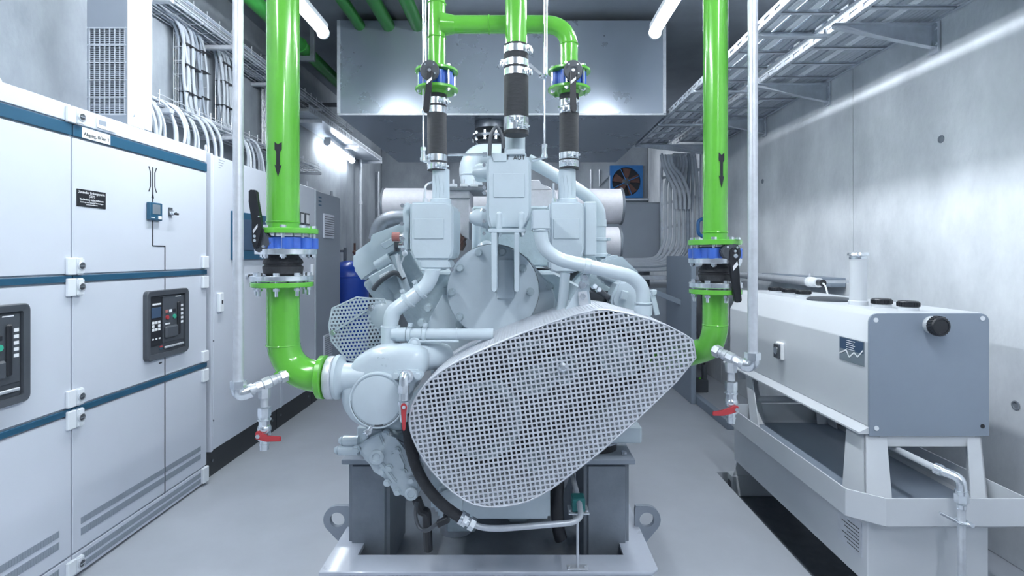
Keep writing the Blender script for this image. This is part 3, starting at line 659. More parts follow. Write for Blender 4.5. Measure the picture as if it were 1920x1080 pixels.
for y, nm in ((1.86, 'out of view above the tank'), (3.06, 'large one nearest the picture corner'), (4.12, 'second from the picture corner'), (5.18, 'third from the picture corner'), (6.22, 'last, over the upright cables')):
    t = thing('ladder_bracket', (2.1, y, ZT-.16), 'tapered galvanised wall bracket under the cable ladder, %s' % nm, 'bracket')
    z = ZT+.028 if y < 6 else ZT-.002
    mb = MB(); mb.prism([(XR-.02, y, z), (1.40 if y > 6 else 1.80, y, z), (1.40 if y > 6 else 1.80, y, z-.025), (XR-.02, y, z-.14)], (0, .006, 0)); obj('web', mb, TRAY, t)
    mb = MB(); mb.box((1.40 if y > 6 else 1.80, y-.03, z-.004), (XR-.02, y+.006, z)); obj('top_flange', mb, TRAY, t)
    mb = MB(); mb.obox((1.81, y-.012, z-.026), (XR-.02, y-.012, z-.141), .036, .004, up=(0,0,1)); obj('lower_flange', mb, TRAY, t)
    mb = MB(); mb.box((XR-.022, y-.035, z-.165), (XR-.004, y+.035, z+.01), .002); mb.cyl((XR-.03, y-.022, z-.03), (XR-.022, y-.022, z-.03), .012, n=6); mb.cyl((XR-.03, y-.022, z-.12), (XR-.022, y-.022, z-.12), .012, n=6); obj('wall_plate', mb, TRAY, t)
    mb = MB(); mb.box((1.37, y+.05, ZT-.018), (1.83, y+.09, ZT-.002), .002); mb.cyl((1.80, y+.07, ZT-.03), (1.80, y+.07, ZT+.06), .008, n=8); obj('coupling_arm', mb, TRAY, t)
# upright cables at the end of the ladders, bending left at the bottom
YU = 6.45
lad = thing('upright_cable_ladder', W(1278, 400, YU+.05), 'upright cable ladder at the far right carrying bundled grey cables', 'cable tray')
for px in (1240, 1312):
    a = W(px, 288, YU+.05); b = W(px, 470, YU+.05); mb = MB(); mb.box((a.x-.012, YU+.02, b.z), (a.x+.012, YU+.08, a.z), .002); obj('side_rail', mb, TRAY, lad)
for py in (330, 379, 425, 470):
    a = W(1240, py+4, YU+.02); b = W(1312, py-12, YU+.02); mb = MB(); mb.obox(a, b, .03, .03); obj('rung', mb, TRAY, lad)
N = 8
for i in range(N):
    px = 1248+i*8.4; u = i*4.4
    pts = [W(1264+i*5.2, 290, YU-.35+.012*i), W(1266+i*5.4, 308, YU-.1), W(px, 340, YU), W(px, 452+u*.9, YU-.01), W(px-16-u*.6, 484+u*.6, YU-.02), W(px-40-u*.8, 487+u*.62, YU-.02), W(1150, 487+u*.62, YU-.02)]
    cable(pts, .0215, CABL if i != 5 else CABD, 'grey cable on the upright far right ladder bending left at its foot, %s from left' % ORD[i], 'cables on the upright far right ladder', fil=.12, n=10)
for i in range(4):
    cable([W(1240+i*6, 290, YU-.42), W(1242+i*5, 305, YU-.42), W(1252+i*9, 330, YU-.2), W(1266+i*9, 356+i*3, YU-.10), W(1268+i*8, 392, YU-.07)], .020, CABL, 'grey cable slanting across the top of the far right ladder, %s from left' % ORD[i], 'slanting cables at the ladder top', fil=.1, n=10)
mb = MB(); a = W(1100, 516, YU); b = W(1320, 524, YU); mb.box((a.x, YU-.1, b.z), (b.x, YU+.1, a.z), .004)
tag(obj('support_rail', mb, TRAY), 'pale horizontal rail carrying the bent cables behind the engine', 'rail')
mb = MB()
a = W(1222, 545, 5.9); b = W(1305, 578, 5.7); mb.obox(a, b, .04, .055, bev=.004); mb.obox(b+Vector((0,.02,0)), W(1302, 520, 5.75), .03, .03)
tag(obj('slanting_strut', mb, TANKG), 'grey slanting steel strut behind the engine below the bent cables', 'strut')
# generator behind the engine: big grey housing
gx0 = W(1060, 0, 6.7).x; g1 = W(1240, 379, 6.7); g2 = W(1240, 498, 6.7)
g = thing('terminal_cabinet', ((gx0+g1.x)/2, 7.2, g2.z), 'big plain grey steel box behind the engine below the blue fan', 'cabinet')
mb = MB(); mb.box((gx0, 6.7, g2.z), (g1.x, 7.6, g1.z), .008); obj('housing', mb, CABG, g)
mb = MB(); mb.box((gx0+.02, 6.692, g2.z+.02), (g1.x-.02, 6.70, g1.z-.02), .003); obj('cover_plate', mb, CABG, g)
mb = MB(); mb.box((gx0+.4, 6.8, 1.118), (gx0+.48, 7.5, g2.z), .004); obj('leg', mb, STEELD, g)
mb = MB(); mb.box((g1.x-.2, 6.8, 1.118), (g1.x-.12, 7.5, g2.z), .004); obj('leg', mb, STEELD, g)
a = W(1235, 540, 6.4); b = W(1305, 722, 6.4)
gh = thing('machine_housing', (a.x+.3, 6.9, 0), 'tall grey steel plate housing on feet at the far right of the floor', 'machine')
mb = MB(); mb.box((.9, 6.5, b.z), (b.x+.05, 7.9, a.z), .01); obj('housing', mb, CABG, gh)
mb = MB(); mb.box((.95, 6.6, .03), (b.x, 7.8, b.z-.002)); obj('gap_shade_box', mb, PLINTH, gh)  # black box standing for the shaded gap under the housing
for x in (1.75, 1.25):
    mb = MB(); mb.cyl((x, 6.45, 0), (x, 6.45, .03), .07, n=16); mb.cyl((x, 6.45, .03), (x, 6.45, .12), .035, n=6); mb.cyl((x, 6.45, .12), (x, 6.45, .16), .06, n=6); mb.box((x-.15, 6.38, .16), (x+.15, 6.52, .2), .004); obj('adjustable_foot', mb, GALV, gh)
sd = thing('small_floor_pump', W(1318, 742, 5.9), 'small dark fitting with a green lamp on the floor at the far right', 'pump')
q = W(1312, 745, 5.9); 
mb = MB(); mb.box((q.x-.06, 5.85, 0), (q.x+.08, 5.98, .14), .008); mb.cyl((q.x+.05, 5.9, .14), (q.x+.05, 5.9, .3), .03, n=12); obj('body', mb, BLK2, sd)
mb = MB(); mb.tube([(q.x+.05, 5.9, .3), (q.x+.05, 5.92, .7), (q.x+.04, 5.95, 1.2)], .012, 8); obj('cable', mb, BLK, sd)
mb = MB(); mb.sphere((q.x-.02, 5.84, .16), .014, 8); obj('green_lamp', mb, GREEN, sd)
mb = MB(); mb.box((1.75, 5.4, .0), (1.8, 6.3, 1.5), .004); mb.box((1.8, 4.6, 0), (1.86, 6.3, .08), .004)
tag(obj('sheet_partition', mb, TANKG), 'grey sheet steel partition standing behind the fuel tank', 'panel')
q = W(1300, 405, 6.2)
mb = MB(); mb.tube([W(1322, 410, 6.2), W(1309, 412, 6.2), W(1309, 440, 6.2), W(1325, 446, 6.2)], .02, 10, fil=.05); tag(obj('blue_pipe_loop', mb, FANB), 'short blue bent pipe just left of the right green pipe', 'pipe')

# ---------------- day tank on its stand ----------------
TY0, TY1 = 2.35, 3.90
xl, xr_ = 1.548, 2.075
tk = thing('fuel_tank', ((xl+xr_)/2, 3.1, .715), 'large off-white fuel tank with black caps and grey end plate by the right wall', 'tank')
prof = [(xl, .745), (xl, 1.118), (xl+.060, 1.228), (xl+.085, 1.250), (xr_-.03, 1.250), (xr_, 1.23), (xr_, .745)]
mb = MB(); mb.prism([(x, TY0+.012, z) for x, z in prof], (0, TY1-TY0-.012, 0), .003, 1); obj('shell', mb, TANK, tk, ang=12)
e0 = W(1630, 588, TY0); e1 = W(1855, 818, TY0)
mb = MB(); rad = .035; P = []
for cx, czz, s_ in ((e1.x-rad, e0.z-rad, 0), (e0.x+rad, e0.z-rad, 1)):
    for k in range(6): a = (s_+k/5)*PI/2; P.append((cx+rad*math.cos(a), TY0, czz+rad*math.sin(a)))
P += [(e0.x, TY0, e1.z), (e1.x, TY0, e1.z)]
mb.prism(P, (0, .010, 0), .001); ep = obj('end_plate', mb, TANKG, tk)
mb = MB()
for px, py in ((1642, 600), (1842, 597), (1643, 803)): q = W(px, py, TY0); mb = MB(); mb.cyl((q.x, TY0-.003, q.z), (q.x, TY0, q.z), .0105, n=16); obj('white_plug', mb, WHITE, ep)
mb = MB(); q = W(1842, 799, TY0); mb.cyl((q.x, TY0-.003, q.z), (q.x, TY0, q.z), .009, n=16); obj('black_plug', mb, BLK, ep)
def cap(p, ax, r, h, nm='screw_cap'):
    p = Vector(p); ax = Vector(ax)
    c = obj(nm, MB().lathe(p, ax, [(r*1.02, -.0), (r*1.02, h*.55), (r*.96, h*.6), (r*.96, h*.62)], 28), TANK, tk)
    mb = MB(); mb.lathe(p+ax*h*.6, ax, [(r*1.05, 0), (r*1.08, h*.1), (r*1.08, h*.7), (r*.98, h*.85), (r*.8, h*.87), (r*.78, h*.8)], 28)
    d, u, v = mb.fr(ax)
    for i in range(24):
        a = i*PI/12; e = u*math.cos(a)+v*math.sin(a); mb.obox(p+ax*h*.68+e*r*1.07, p+ax*h*1.25+e*r*1.07, .006, .006, up=e)
    obj('cap_grip', mb, BLK, c)
    return c
q = W(1750, 609, TY0); cap((q.x-.01, TY0, q.z), (0,-1,0), .038, .042)
for px, py, Y in ((1703, 583, 2.46), (1653, 579, 2.60)):
    q = W(px, py, Y); cap((q.x, Y, 1.249), (0,0,1), .040, .030)
for px, Y in ((1506, 3.29), (1480, 3.44), (1454, 3.62)):
    cap(((px-972)/1000*Y, Y, 1.249), (0,0,1), .040, .028)
q = W(1555, 563, 3.01); mb = MB(); mb.lathe((q.x, 3.01, 1.248), (0,0,1), [(.115,0), (.115,.010), (.10,.018), (.03,.020)], 32); obj('manhole_lid', mb, BLK2, tk)
q = W(1609, 568, 2.73); vx = q.x
mb = MB(); mb.lathe((vx, 2.73, 1.248), (0,0,1), [(.045,0), (.045,.022), (.040,.026), (.039,.245)], 28); vp = obj('vent_stack', mb, TANK, tk)
mb = MB(); mb.lathe((vx, 2.73, 1.485), (0,0,1), [(.041,0), (.041,.012), (.050,.018), (.047,.032), (.02,.036)], 28); obj('vent_cap', mb, ZINC, vp)
# bottom rail of tank, gauge and picture plate on its side
mb = MB(); mb.prism([(xl+.01, TY0+.004, .748), (xl-.045, TY0+.004, .722), (xl-.045, TY0+.004, .714), (xr_, TY0+.004, .714), (xr_, TY0+.004, .748)], (0, TY1-TY0+.02, 0)); obj('bottom_rail', mb, TANK, tk)
gy = 1.548/.493; q = Vector((xl, gy, 1.5-(657-480)/1000*gy))
gb = sub(tk, 'level_gauge', LBL, (xl-.022, gy-.045, q.z-.052), (xl, gy+.03, q.z+.05), .006)
mb = MB(); mb.box((xl-.034, gy-.035, q.z-.045), (xl-.020, gy+.03, q.z+.038), .004); obj('gauge_body', mb, BLK2, gb)
mb = MB(); mb.cyl((xl-.037, gy, q.z), (xl-.033, gy, q.z), .022, n=20); obj('gauge_dial', mb, ZINC, gb)
ya, yb_ = 1.548/.649, 1.548/.603
za = 1.5-(660-480)/1000*yb_; zb2 = 1.5-(689-480)/1000*ya
pl = sub(tk, 'picture_plate', SCRG, (xl-.003, ya, 1.005), (xl, yb_, 1.115), 0)
sub(pl, 'dark_field', SCREEN, (xl-.0036, ya+.003, 1.06), (xl-.003, yb_-.003, 1.112), 0)
mb = MB(); zz = [(.02,1.035), (.30,1.058), (.42,1.028), (.62,1.055), (.76,1.04), (.97,1.075)]
for i in range(len(zz)-1): mb.obox((xl-.004, yb_-(yb_-ya)*zz[i][0], zz[i][1]), (xl-.004, yb_-(yb_-ya)*zz[i+1][0], zz[i+1][1]), .006, .001, up=(1,0,0))
obj('white_zigzag', mb, WINK, pl)
mb = MB()
for i in range(5):
    z = 1.104-i*.010; mb.obox((xl-.004, yb_-.055, z), (xl-.004, yb_-.12+.01*(i % 2), z), .0025, .001, up=(1,0,0))
obj('print_lines', mb, LBL, pl)
# stand: bund tray with splayed skirt, legs, lower box
st = thing('tank_stand', (1.85, 3.1, -.098), 'off-white steel stand with a splayed bund rim carrying the fuel tank', 'stand')
SY0, SY1 = 2.20, 3.56; bx0, bx1 = 1.44, 1.94
mb = MB(); mb.prism([(bx0, SY0, .14), (bx0, SY0, .42), (bx1, SY0, .42), (bx1, SY0, .14)], (0, SY1-SY0, 0), .004)
obj('lower_box', mb, TANK, st)
fo = MB()
for y in (SY0+.05, SY1-.02):
    fo = MB(); fo.box((bx0-.02, y, -.098), (bx1-.02, y+.09, .04), .006); fo.prism([(bx0-.01, y+.01, .04), (bx0+.10, y+.01, .04), (bx0+.06, y+.01, .14), (bx0+.02, y+.01, .14)], (0,.01,0)); fo.box((bx0+.1, y+.02, .04), (bx1-.05, y+.06, .14)); obj('foot_beam', fo, TANK, st)
mb = MB(); mb.cyl((bx0-.022, SY1+.03, -.03), (bx0-.02, SY1+.03, -.03), .03, n=14); obj('foot_bolt', mb, STEELD, st)
# splayed rim (bund), outline corners with chamfer, seen from above as an open tray
o0 = [(1.50, 2.16), (1.385, 2.25), (1.385, 3.44), (2.00, 3.44), (2.00, 2.16)]
o1 = [(1.462, 2.12), (1.355, 2.21), (1.355, 3.48), (2.03, 3.48), (2.03, 2.12)]
def loop(z, o, t=0): return [Vector((x, y, z)) for x, y in o]
mb = MB(); mb.loft([loop(.40, o0), loop(.425, [(x+.0, y) for x, y in o1]), loop(.535, o1), loop(.535, [(x+(.006 if x < 1.8 else -.006), y+(.006 if y < 3 else -.006)) for x, y in o1]), loop(.43, [(x+(.006 if x < 1.8 else -.006), y+(.006 if y < 3 else -.006)) for x, y in o1]), loop(.405, [(x+.006, y+.006) for x, y in o0])], cap=False)
obj('bund_rim', mb, TANK, st, ang=20)
mb = MB(); mb.box((1.40, 2.28, .421), (1.99, 3.43, .428)); obj('bund_floor', mb, TANKG, st)
def leg(x, y, dx, dy, w=.13):
    mb = MB(); t = .006
    a, b = (x, y, .714), (x+dx, y+dy, .43)
    sx = 1 if x < 1.8 else -1; sy = 1 if y < 3 else -1
    mb.prism([(a[0], a[1], .714), (a[0]+sx*w*.75, a[1], .714), (b[0]+sx*w*.9, b[1], .43), (b[0], b[1], .43)], (0, sy*t, 0))
    mb.prism([(a[0], a[1], .714), (a[0], a[1]+sy*w, .714), (b[0], b[1]+sy*w*1.25, .43), (b[0], b[1], .43)], (sx*t, 0, 0))
    return obj('leg', mb, TANK, st)
leg(xl-.01, TY0+.02, -.075, -.12, .13); leg(xr_-.02, TY0+.02, -.07, -.12, .08); leg(xl-.01, 3.62, -.06, -.22, .10); leg(xr_-.02, 3.62, -.08, -.22, .08)
mb = MB(); mb.box((xl+.05, TY0+.012, .655), (xr_-.05, TY0+.018, .714), .002); obj('cross_brace', mb, TANK, st)
mb = MB(); mb.box((xl+.05, TY1-.012, .60), (xr_-.05, TY1-.006, .714), .002); obj('cross_brace', mb, TANK, st)
mb = MB(); mb.cyl((xl, TY1-.4, .56), (xr_, TY1-.4, .56), .022, n=12); obj('cross_tube', mb, TANK, st)
mb = MB(); mb.box((bx0-.003, 2.235, .235), (bx0, 2.40, .385)); np_ = obj('name_plate', mb, GALV, st)
mb = MB()
for i in range(7): mb.box((bx0-.0038, 2.25, .25+i*.016), (bx0-.003, 2.33+.02*(i % 3), .253+i*.016))
obj('print_lines', mb, INKM, np_)
# drain pipe with elbow hanging on the near side of the stand
dp = thing('tank_drain_pipe', W(1800, 1080, 2.06), 'thin galvanised pipe with elbow coming out of the bund and down its near side', 'pipe')
e = W(1803, 905, 2.06)
mb = MB(); mb.tube([(1.70, 3.1, .62), (e.x-.03, e.y+.04, e.z+.02)], .014, 14); obj('inner_pipe', mb, TANK, dp)
mb = MB(); mb.tube([(e.x-.035, e.y+.065, e.z+.024), (e.x, e.y, e.z+.016), (e.x, e.y, e.z-.03)], .018, 14, fil=.03); mb.cyl((e.x-.042, e.y+.078, e.z+.026), (e.x-.03, e.y+.056, e.z+.023), .022, n=14); mb.cyl((e.x, e.y, e.z-.03), (e.x, e.y, e.z-.045), .022, n=14); mb.hex((e.x, e.y, e.z-.045), (e.x, e.y, e.z-.075), .024); mb.cyl((e.x, e.y, e.z-.085), (e.x, e.y, e.z-.10), .016, n=14)
obj('elbow_fitting', mb, ZINC, dp)
mb = MB(); mb.cyl((e.x, e.y, e.z-.09), (e.x, e.y, .0), .0135, n=16); obj('down_pipe', mb, GALV, dp)
mb = MB(); mb.tor((e.x, e.y, e.z-.15), (0,0,1), .020, .006, 20, 8); mb.obox((e.x-.02, e.y, e.z-.15), (e.x-.07, e.y+.02, e.z-.125), .014, .010, bev=.002); mb.hex((e.x+.015, e.y-.02, e.z-.15), (e.x+.015, e.y-.035, e.z-.15), .008); obj('pipe_clamp', mb, ZINC, dp)
# galvanised pipe on the wall behind the tank
wp = thing('wall_pipe', (2.2, 3.6, 1.36), 'horizontal galvanised pipe on the right wall ending in a pale open nozzle above the tank', 'pipe')
a = W(1525, 529, 3.75); mb = MB(); mb.tube([(a.x, 3.75, a.z+.0), (a.x+.10, 5.6, a.z)], .030, 16); obj('pipe', mb, GALV, wp)
d = Vector((-.10, -1.85, 0)).normalized()
mb = MB(); p0 = Vector((a.x, 3.75, a.z)); mb.lathe(p0+d*(-.05), d, [(.036,0), (.036,.05), (.033,.052), (.033,.13), (.024,.13), (.024,.02)], 20, closed=False); obj('nozzle', mb, LBL, wp)
mb = MB(); mb.cyl(p0+d*.13, p0+d*.131, .024, n=16); obj('nozzle_bore', mb, BLK, wp)
mb = MB(); mb.tor(p0-d*.05, d, .033, .006, 20, 6); mb.cyl(p0-d*.05+Vector((0,0,.035)), p0-d*.05+Vector((0,0,.06)), .008, n=8); mb.box(p0-d*.05+Vector((.03,-.01,-.01)), (XR, 3.81, a.z+.01)); obj('pipe_clamp', mb, GALV, wp)
mb = MB(); mb.tube([p0+d*.12, p0+d*.16+Vector((.0,0,-.01)), p0+d*.20+Vector((0,0,-.09))], .006, 6, fil=.03); obj('thin_tube', mb, WHITE, wp)
mb = MB(); mb.box((2.28, 3.9, 1.27), (2.395, 5.0, 1.34), .004); tag(obj('wall_shadow_box', mb, TANKG), 'grey box painting the pipe and tank shadow on the right wall', 'duct')  # solid grey box in place of the shadow cast by pipe and tank
# ---------------- green pipework, valves, hoses ----------------
def flange(c, r, th, m, parent, nm='flange', n=40, hub=None):
    c = Vector(c); mb = MB(); mb.lathe((c.x, c.y, c.z-th/2), (0,0,1), [(r-.002,0), (r,.002), (r,th-.002), (r-.002,th)], n)
    return obj(nm, mb, m, parent)
def ringbolts(c, R, n, r, zt, zb, parent, ph=.2, nm='flange_bolt', stud=.012):
    o = []
    for i in range(n):
        a = ph+2*PI*i/n; x = c[0]+R*math.cos(a); y = c[1]+R*math.sin(a); mb = MB()
        mb.hex((x, y, zt), (x, y, zt+r*1.1), r*1.15); mb.cyl((x, y, zb), (x, y, zt), r*.6, n=8); mb.hex((x, y, zb-r*1.0), (x, y, zb), r*1.15); mb.cyl((x, y, zb-r-stud), (x, y, zb-r), r*.6, n=8)
        o.append(obj(nm, mb, ZINC, parent))
    return o
def weld(mb, c, ax, r): mb.tor(c, ax, r, .0035, 28, 6)
def wp_(px, Y): return (px-972)/1000*Y
def wz(py, Y): return 1.5-(py-480)/1000*Y
# LEFT: Y = 2.05
Y = 2.05; x = wp_(531, Y); R1 = .0595
lp = thing('green_pipe', (x, Y, wz(440, Y)), 'thick green vertical pipe with black arrow at the left, coming down to a blue valve', 'pipe')
mb = MB(); mb.cyl((x, Y, wz(436, Y)), (x, Y, ZC), R1, n=40); weld(mb, (x, Y, wz(417, Y)), (0,0,1), R1); obj('pipe_body', mb, GREEN, lp)
flange((x+.022, Y, wz(434, Y)), .108, .020, GREEN, lp)
mb = MB(); s = .001*Y; zc = wz(300, Y); cx = x-.012
def arrow(xc, zt, zb, w, Yf, par):
    L = zt-zb
    P = [(-.5,0), (0,-.07*L/w*1), (.5,0), (.5,-.22*L/w), (.25,-.28*L/w), (.25,-.68*L/w), (.5,-.64*L/w), (0,-L/w), (-.5,-.64*L/w), (-.25,-.68*L/w), (-.25,-.28*L/w), (-.5,-.22*L/w)]
    mb = MB(); rr = Yf
    vs = [(xc+a*w, zt+b*w) for a, b in P]
    def wrap(xx, zz, k): # on the pipe's surface
        dx = xx-par[0]; return Vector((xx, par[1]-math.sqrt(max(0, (par[2]+k)**2-dx*dx)), zz))
    # two halves triangulated around centre line
    F = [[0,1,4,3],[0,1,10,11]]
    quads = [((-.5,0),(0,-.07*L/w),(0,-.25*L/w),(-.5,-.22*L/w)), ((0,-.07*L/w),(.5,0),(.5,-.22*L/w),(0,-.25*L/w)),
             ((-.5,-.22*L/w),(.5,-.22*L/w),(.25,-.28*L/w),(-.25,-.28*L/w)), ((-.25,-.27*L/w),(0,-.27*L/w),(0,-.70*L/w),(-.25,-.70*L/w)), ((0,-.27*L/w),(.25,-.27*L/w),(.25,-.70*L/w),(0,-.70*L/w)),
             ((-.5,-.64*L/w),(-.25,-.68*L/w),(0,-.68*L/w),(0,-L/w)), ((0,-.68*L/w),(.25,-.68*L/w),(.5,-.64*L/w),(0,-L/w))]
    for q in quads: mb.face([(xc+a*w, 0, zt+b*w) for a, b in q])
    bmesh.ops.subdivide_edges(mb.bm, edges=mb.bm.edges[:], cuts=5, use_grid_fill=True)
    for v in mb.bm.verts: v.co = wrap(v.co.x, v.co.z, .0012)
    return mb
obj('flow_arrow', arrow(x+.007, wz(266, Y-.06), wz(332, Y-.06), .026, 0, (x, Y, R1)), INKM, lp)
def butterfly(c, r, h, label, lever, group=None):
    c = Vector(c); t = thing('butterfly_valve', (c.x, c.y, c.z-h/2), label, 'valve', group)
    mb = MB(); mb.lathe((c.x, c.y, c.z-h/2), (0,0,1), [(r*.80,0), (r*.80,h)], 32)
    for i in range(8):
        a = i*PI/4+.35; mb.cyl((c.x+r*.80*math.cos(a), c.y+r*.80*math.sin(a), c.z-h/2+.003), (c.x+r*.80*math.cos(a), c.y+r*.80*math.sin(a), c.z+h/2-.003), r*.19, n=14)
    obj('body', mb, VBLUE, t)
    mb = MB(); mb.cyl((c.x, c.y, c.z-h/2-.003), (c.x, c.y, c.z+h/2+.003), r*.66, n=32); obj('liner', mb, BLK, t)
    return t
fb = (x+.022, Y)
bv = butterfly((x+.022, Y, wz(457, Y)), .108, wz(445, Y)-wz(468, Y), 'blue butterfly valve with a raised black lever on the left green pipe', None)
# lever left: head near (486,455), lever rising to (472,355)
Yl = Y-.10; hd = W(488, 452, Yl)
mb = MB(); mb.tube([(x-.03, Y-.02, wz(455, Y)), (hd.x+.03, Yl+.03, hd.z)], .022, 14); obj('shaft_neck', mb, VBLUE, bv)
mb = MB(); pts = [W(a, b, Yl) for a, b in ((474,462), (476,470), (486,474), (500,470), (507,458), (505,445), (494,430), (484,424), (476,432), (470,450))]
mb.prism(pts, (0, .03, 0), .004, 2); hh = obj('lever_head', mb, BLK2, bv)
mb = MB(); pts = [W(a, b, Yl-.012) for a, b in ((472,458), (478,468), (484,464), (490,440), (489,415), (483,380), (481,357), (473,355), (465,356), (466,378), (472,415), (472,440))]
mb.prism(pts, (0, .018, 0), .004, 2); lv = obj('lever', mb, BLK, bv)
for a, b in ((478,443), (478,451), (494,462), (486,406)): q = W(a, b, Yl-.014); mb = MB(); mb.cyl(q+Vector((0,-.004,0)), q+Vector((0,.004,0)), .0055 if b != 406 else .003, n=12); obj('lever_screw', mb, ZINC, lv)
mb = MB(); mb.prism([W(a, b, Yl-.0125) for a, b in ((474,432), (483,420), (483,426), (475,438))], (0,-.001,0)); obj('lever_label', mb, LBL, lv)
# steel flanges with rubber joint
rj = thing('rubber_expansion_joint', (x, Y, wz(525, Y)), 'black rubber bellows joint between two steel flanges on the left green pipe', 'pipe joint')
zA, zB = wz(472, Y), wz(521, Y)
flange((x+.012, Y, zA), .110, .022, ZINC, rj, 'steel_flange'); flange((x-.003, Y, zB), .113, .020, ZINC, rj, 'steel_flange')
h = zA-zB
mb = MB(); mb.lathe((x, Y, zB+.010), (0,0,1), [(.058,0), (.070,.008), (.073,h*.28), (.073,h*.34), (.066,h*.38), (.066,h*.42), (.073,h*.46), (.070,h*.58), (.058,h*.72), (.055,h-.02)], 36); obj('rubber_bellows', mb, RUB, rj)
ringbolts((x+.02, Y), .090, 8, .010, wz(434, Y)+.010, zA-.011, rj, stud=.004)
ringbolts((x-.003, Y), .094, 8, .010, zB+.010, wz(533, Y)-.012, rj, stud=.02)
lo = thing('green_elbow_pipe', (x, Y, wz(700, Y)), 'thick green elbow pipe at lower left leading into the engine water pump', 'pipe')
flange((x-.003, Y, wz(533, Y)), .113, .018, GREEN, lo)
mb = MB(); zE = wz(700, Y); xe = wp_(612, Y)
mb.tube([(x, Y, wz(538, Y)), (x, Y, zE-.01), (xe, Y-.01, zE-.01)], R1, 36, fil=.155, steps=16)
weld(mb, (x, Y, wz(646, Y)), (0,0,1), R1)
obj('elbow', mb, GREEN, lo)
mb = MB(); mb.lathe((xe-.018, Y-.02, zE-.01), (1,0,0), [(.078,0), (.082,.003), (.082,.020), (.078,.022)], 36); obj('end_flange', mb, GREEN, lo)
mb = MB(); mb.tube([W(518, 706, Y-.07), W(545, 697, Y-.02)], .016, 14); obj('welded_socket', mb, GREEN, lo)
# fittings branch: horizontal run and down leg with ball valve
def fitting_run(mb, a, b, r, segs=((.0,.12,1.35,6), (.3,.42,1.35,6), (.62,.78,1.4,8), (.86,1.0,1.25,20))):
    a = Vector(a); b = Vector(b); mb.cyl(a, b, r, n=16)
    for s0, s1, k, n in segs: mb.cyl(a+(b-a)*s0, a+(b-a)*s1, r*k, n=n)
def ballvalve(parent, top, r, L, hpts, hY, lbl=None, screw=None):
    top = Vector(top); z = top.z
    mb = MB(); n = 16
    mb.cyl(top, top-Vector((0,0,L*.30)), r*.85, n=n); mb.hex(top, top-Vector((0,0,L*.16)), r*1.3)
    obj('drain_nipple', mb, GALV, parent)
    mb = MB(); mb.hex(top-Vector((0,0,L*.32)), top-Vector((0,0,L*.46)), r*1.4); mb.cyl(top-Vector((0,0,L*.46)), top-Vector((0,0,L*.50)), r*1.2, n=n); mb.cyl(top-Vector((0,0,L*.50)), top-Vector((0,0,L*.52)), r*1.5, n=n)
    mb.cyl(top-Vector((0,0,L*.52)), top-Vector((0,0,L*.60)), r*1.25, n=8); mb.sphere(top-Vector((0,0,L*.66)), r*1.5, 16); mb.cyl(top-Vector((0,0,L*.60)), top-Vector((0,0,L*.72)), r*1.35, n=8)
    mb.hex(top-Vector((0,0,L*.72)), top-Vector((0,0,L*.84)), r*1.35); mb.cyl(top-Vector((0,0,L*.84)), top-Vector((0,0,L)), r*.95, n=n); mb.cyl(top-Vector((0,0,L*.90)), top-Vector((0,0,L*.92)), r*1.1, n=n)
    b = obj('valve_body', mb, ZINC, parent)
    mb = MB(); mb.prism([W(p, q, hY) for p, q in hpts], (0, .008, 0), .002, 2); hd = obj('red_handle', mb, RED, parent)
    mb = MB(); c = top-Vector((0,0,L*.66)) if screw is None else W(*screw, hY); mb.hex(Vector((c.x, hY-.006, c.z)), Vector((c.x, hY+.002, c.z)), .008); mb.cyl(Vector((c.x, hY+.002, c.z)), Vector((c.x, top.y, c.z)), .008, n=10); obj('handle_nut', mb, ZINC, hd)
    return b
Yg = 1.88
dv = thing('drain_branch', W(492, 860, Yg), 'galvanised branch with red handled drain valve hanging left of the engine', 'valve')
mb = MB(); a = W(452, 738, Yg); b = W(540, 702, Y-.05)
mb.cyl(a, b, .016, n=16)
for s0, s1, k, n in ((.10,.24,1.3,20), (.30,.42,1.15,6), (.44,.60,1.4,8), (.62,.70,1.25,20), (.74,.80,1.15,20), (.82,.96,1.45,6)): mb.cyl(a+(b-a)*s0, a+(b-a)*s1, .016*k, n=n)
obj('fitting_run', mb, GALV, dv)
te = a+(b-a)*.5
ballvalve(dv, (te.x-.003, te.y, te.z-.015), .016, .225, ((478,812), (482,808), (490,814), (498,818), (526,819), (526,828), (498,829), (488,826), (478,824)), te.y-.03, screw=(484,818))
gp = thing('galvanised_pipe', (wp_(447, Yg), Yg, wz(745, Yg)), 'pale galvanised vertical pipe in front of the cabinets at the left', 'pipe')
gx = wp_(447, Yg)
mb = MB(); mb.cyl((gx, Yg, wz(718, Yg)), (gx-.002, Yg, ZC), .0172, n=20); obj('pipe_body', mb, GALV, gp)
mb = MB(); z = wz(718, Yg); mb.hex((gx, Yg, z-.018), (gx, Yg, z+.008), .027); mb.cyl((gx, Yg, z-.018), (gx, Yg, z-.030), .022, n=20); mb.tube([(gx, Yg, z-.02), (gx, Yg, z-.045), (gx+.04, Yg+.015, z-.032)], .023, 16, fil=.03); obj('elbow_fitting', mb, ZINC, gp)

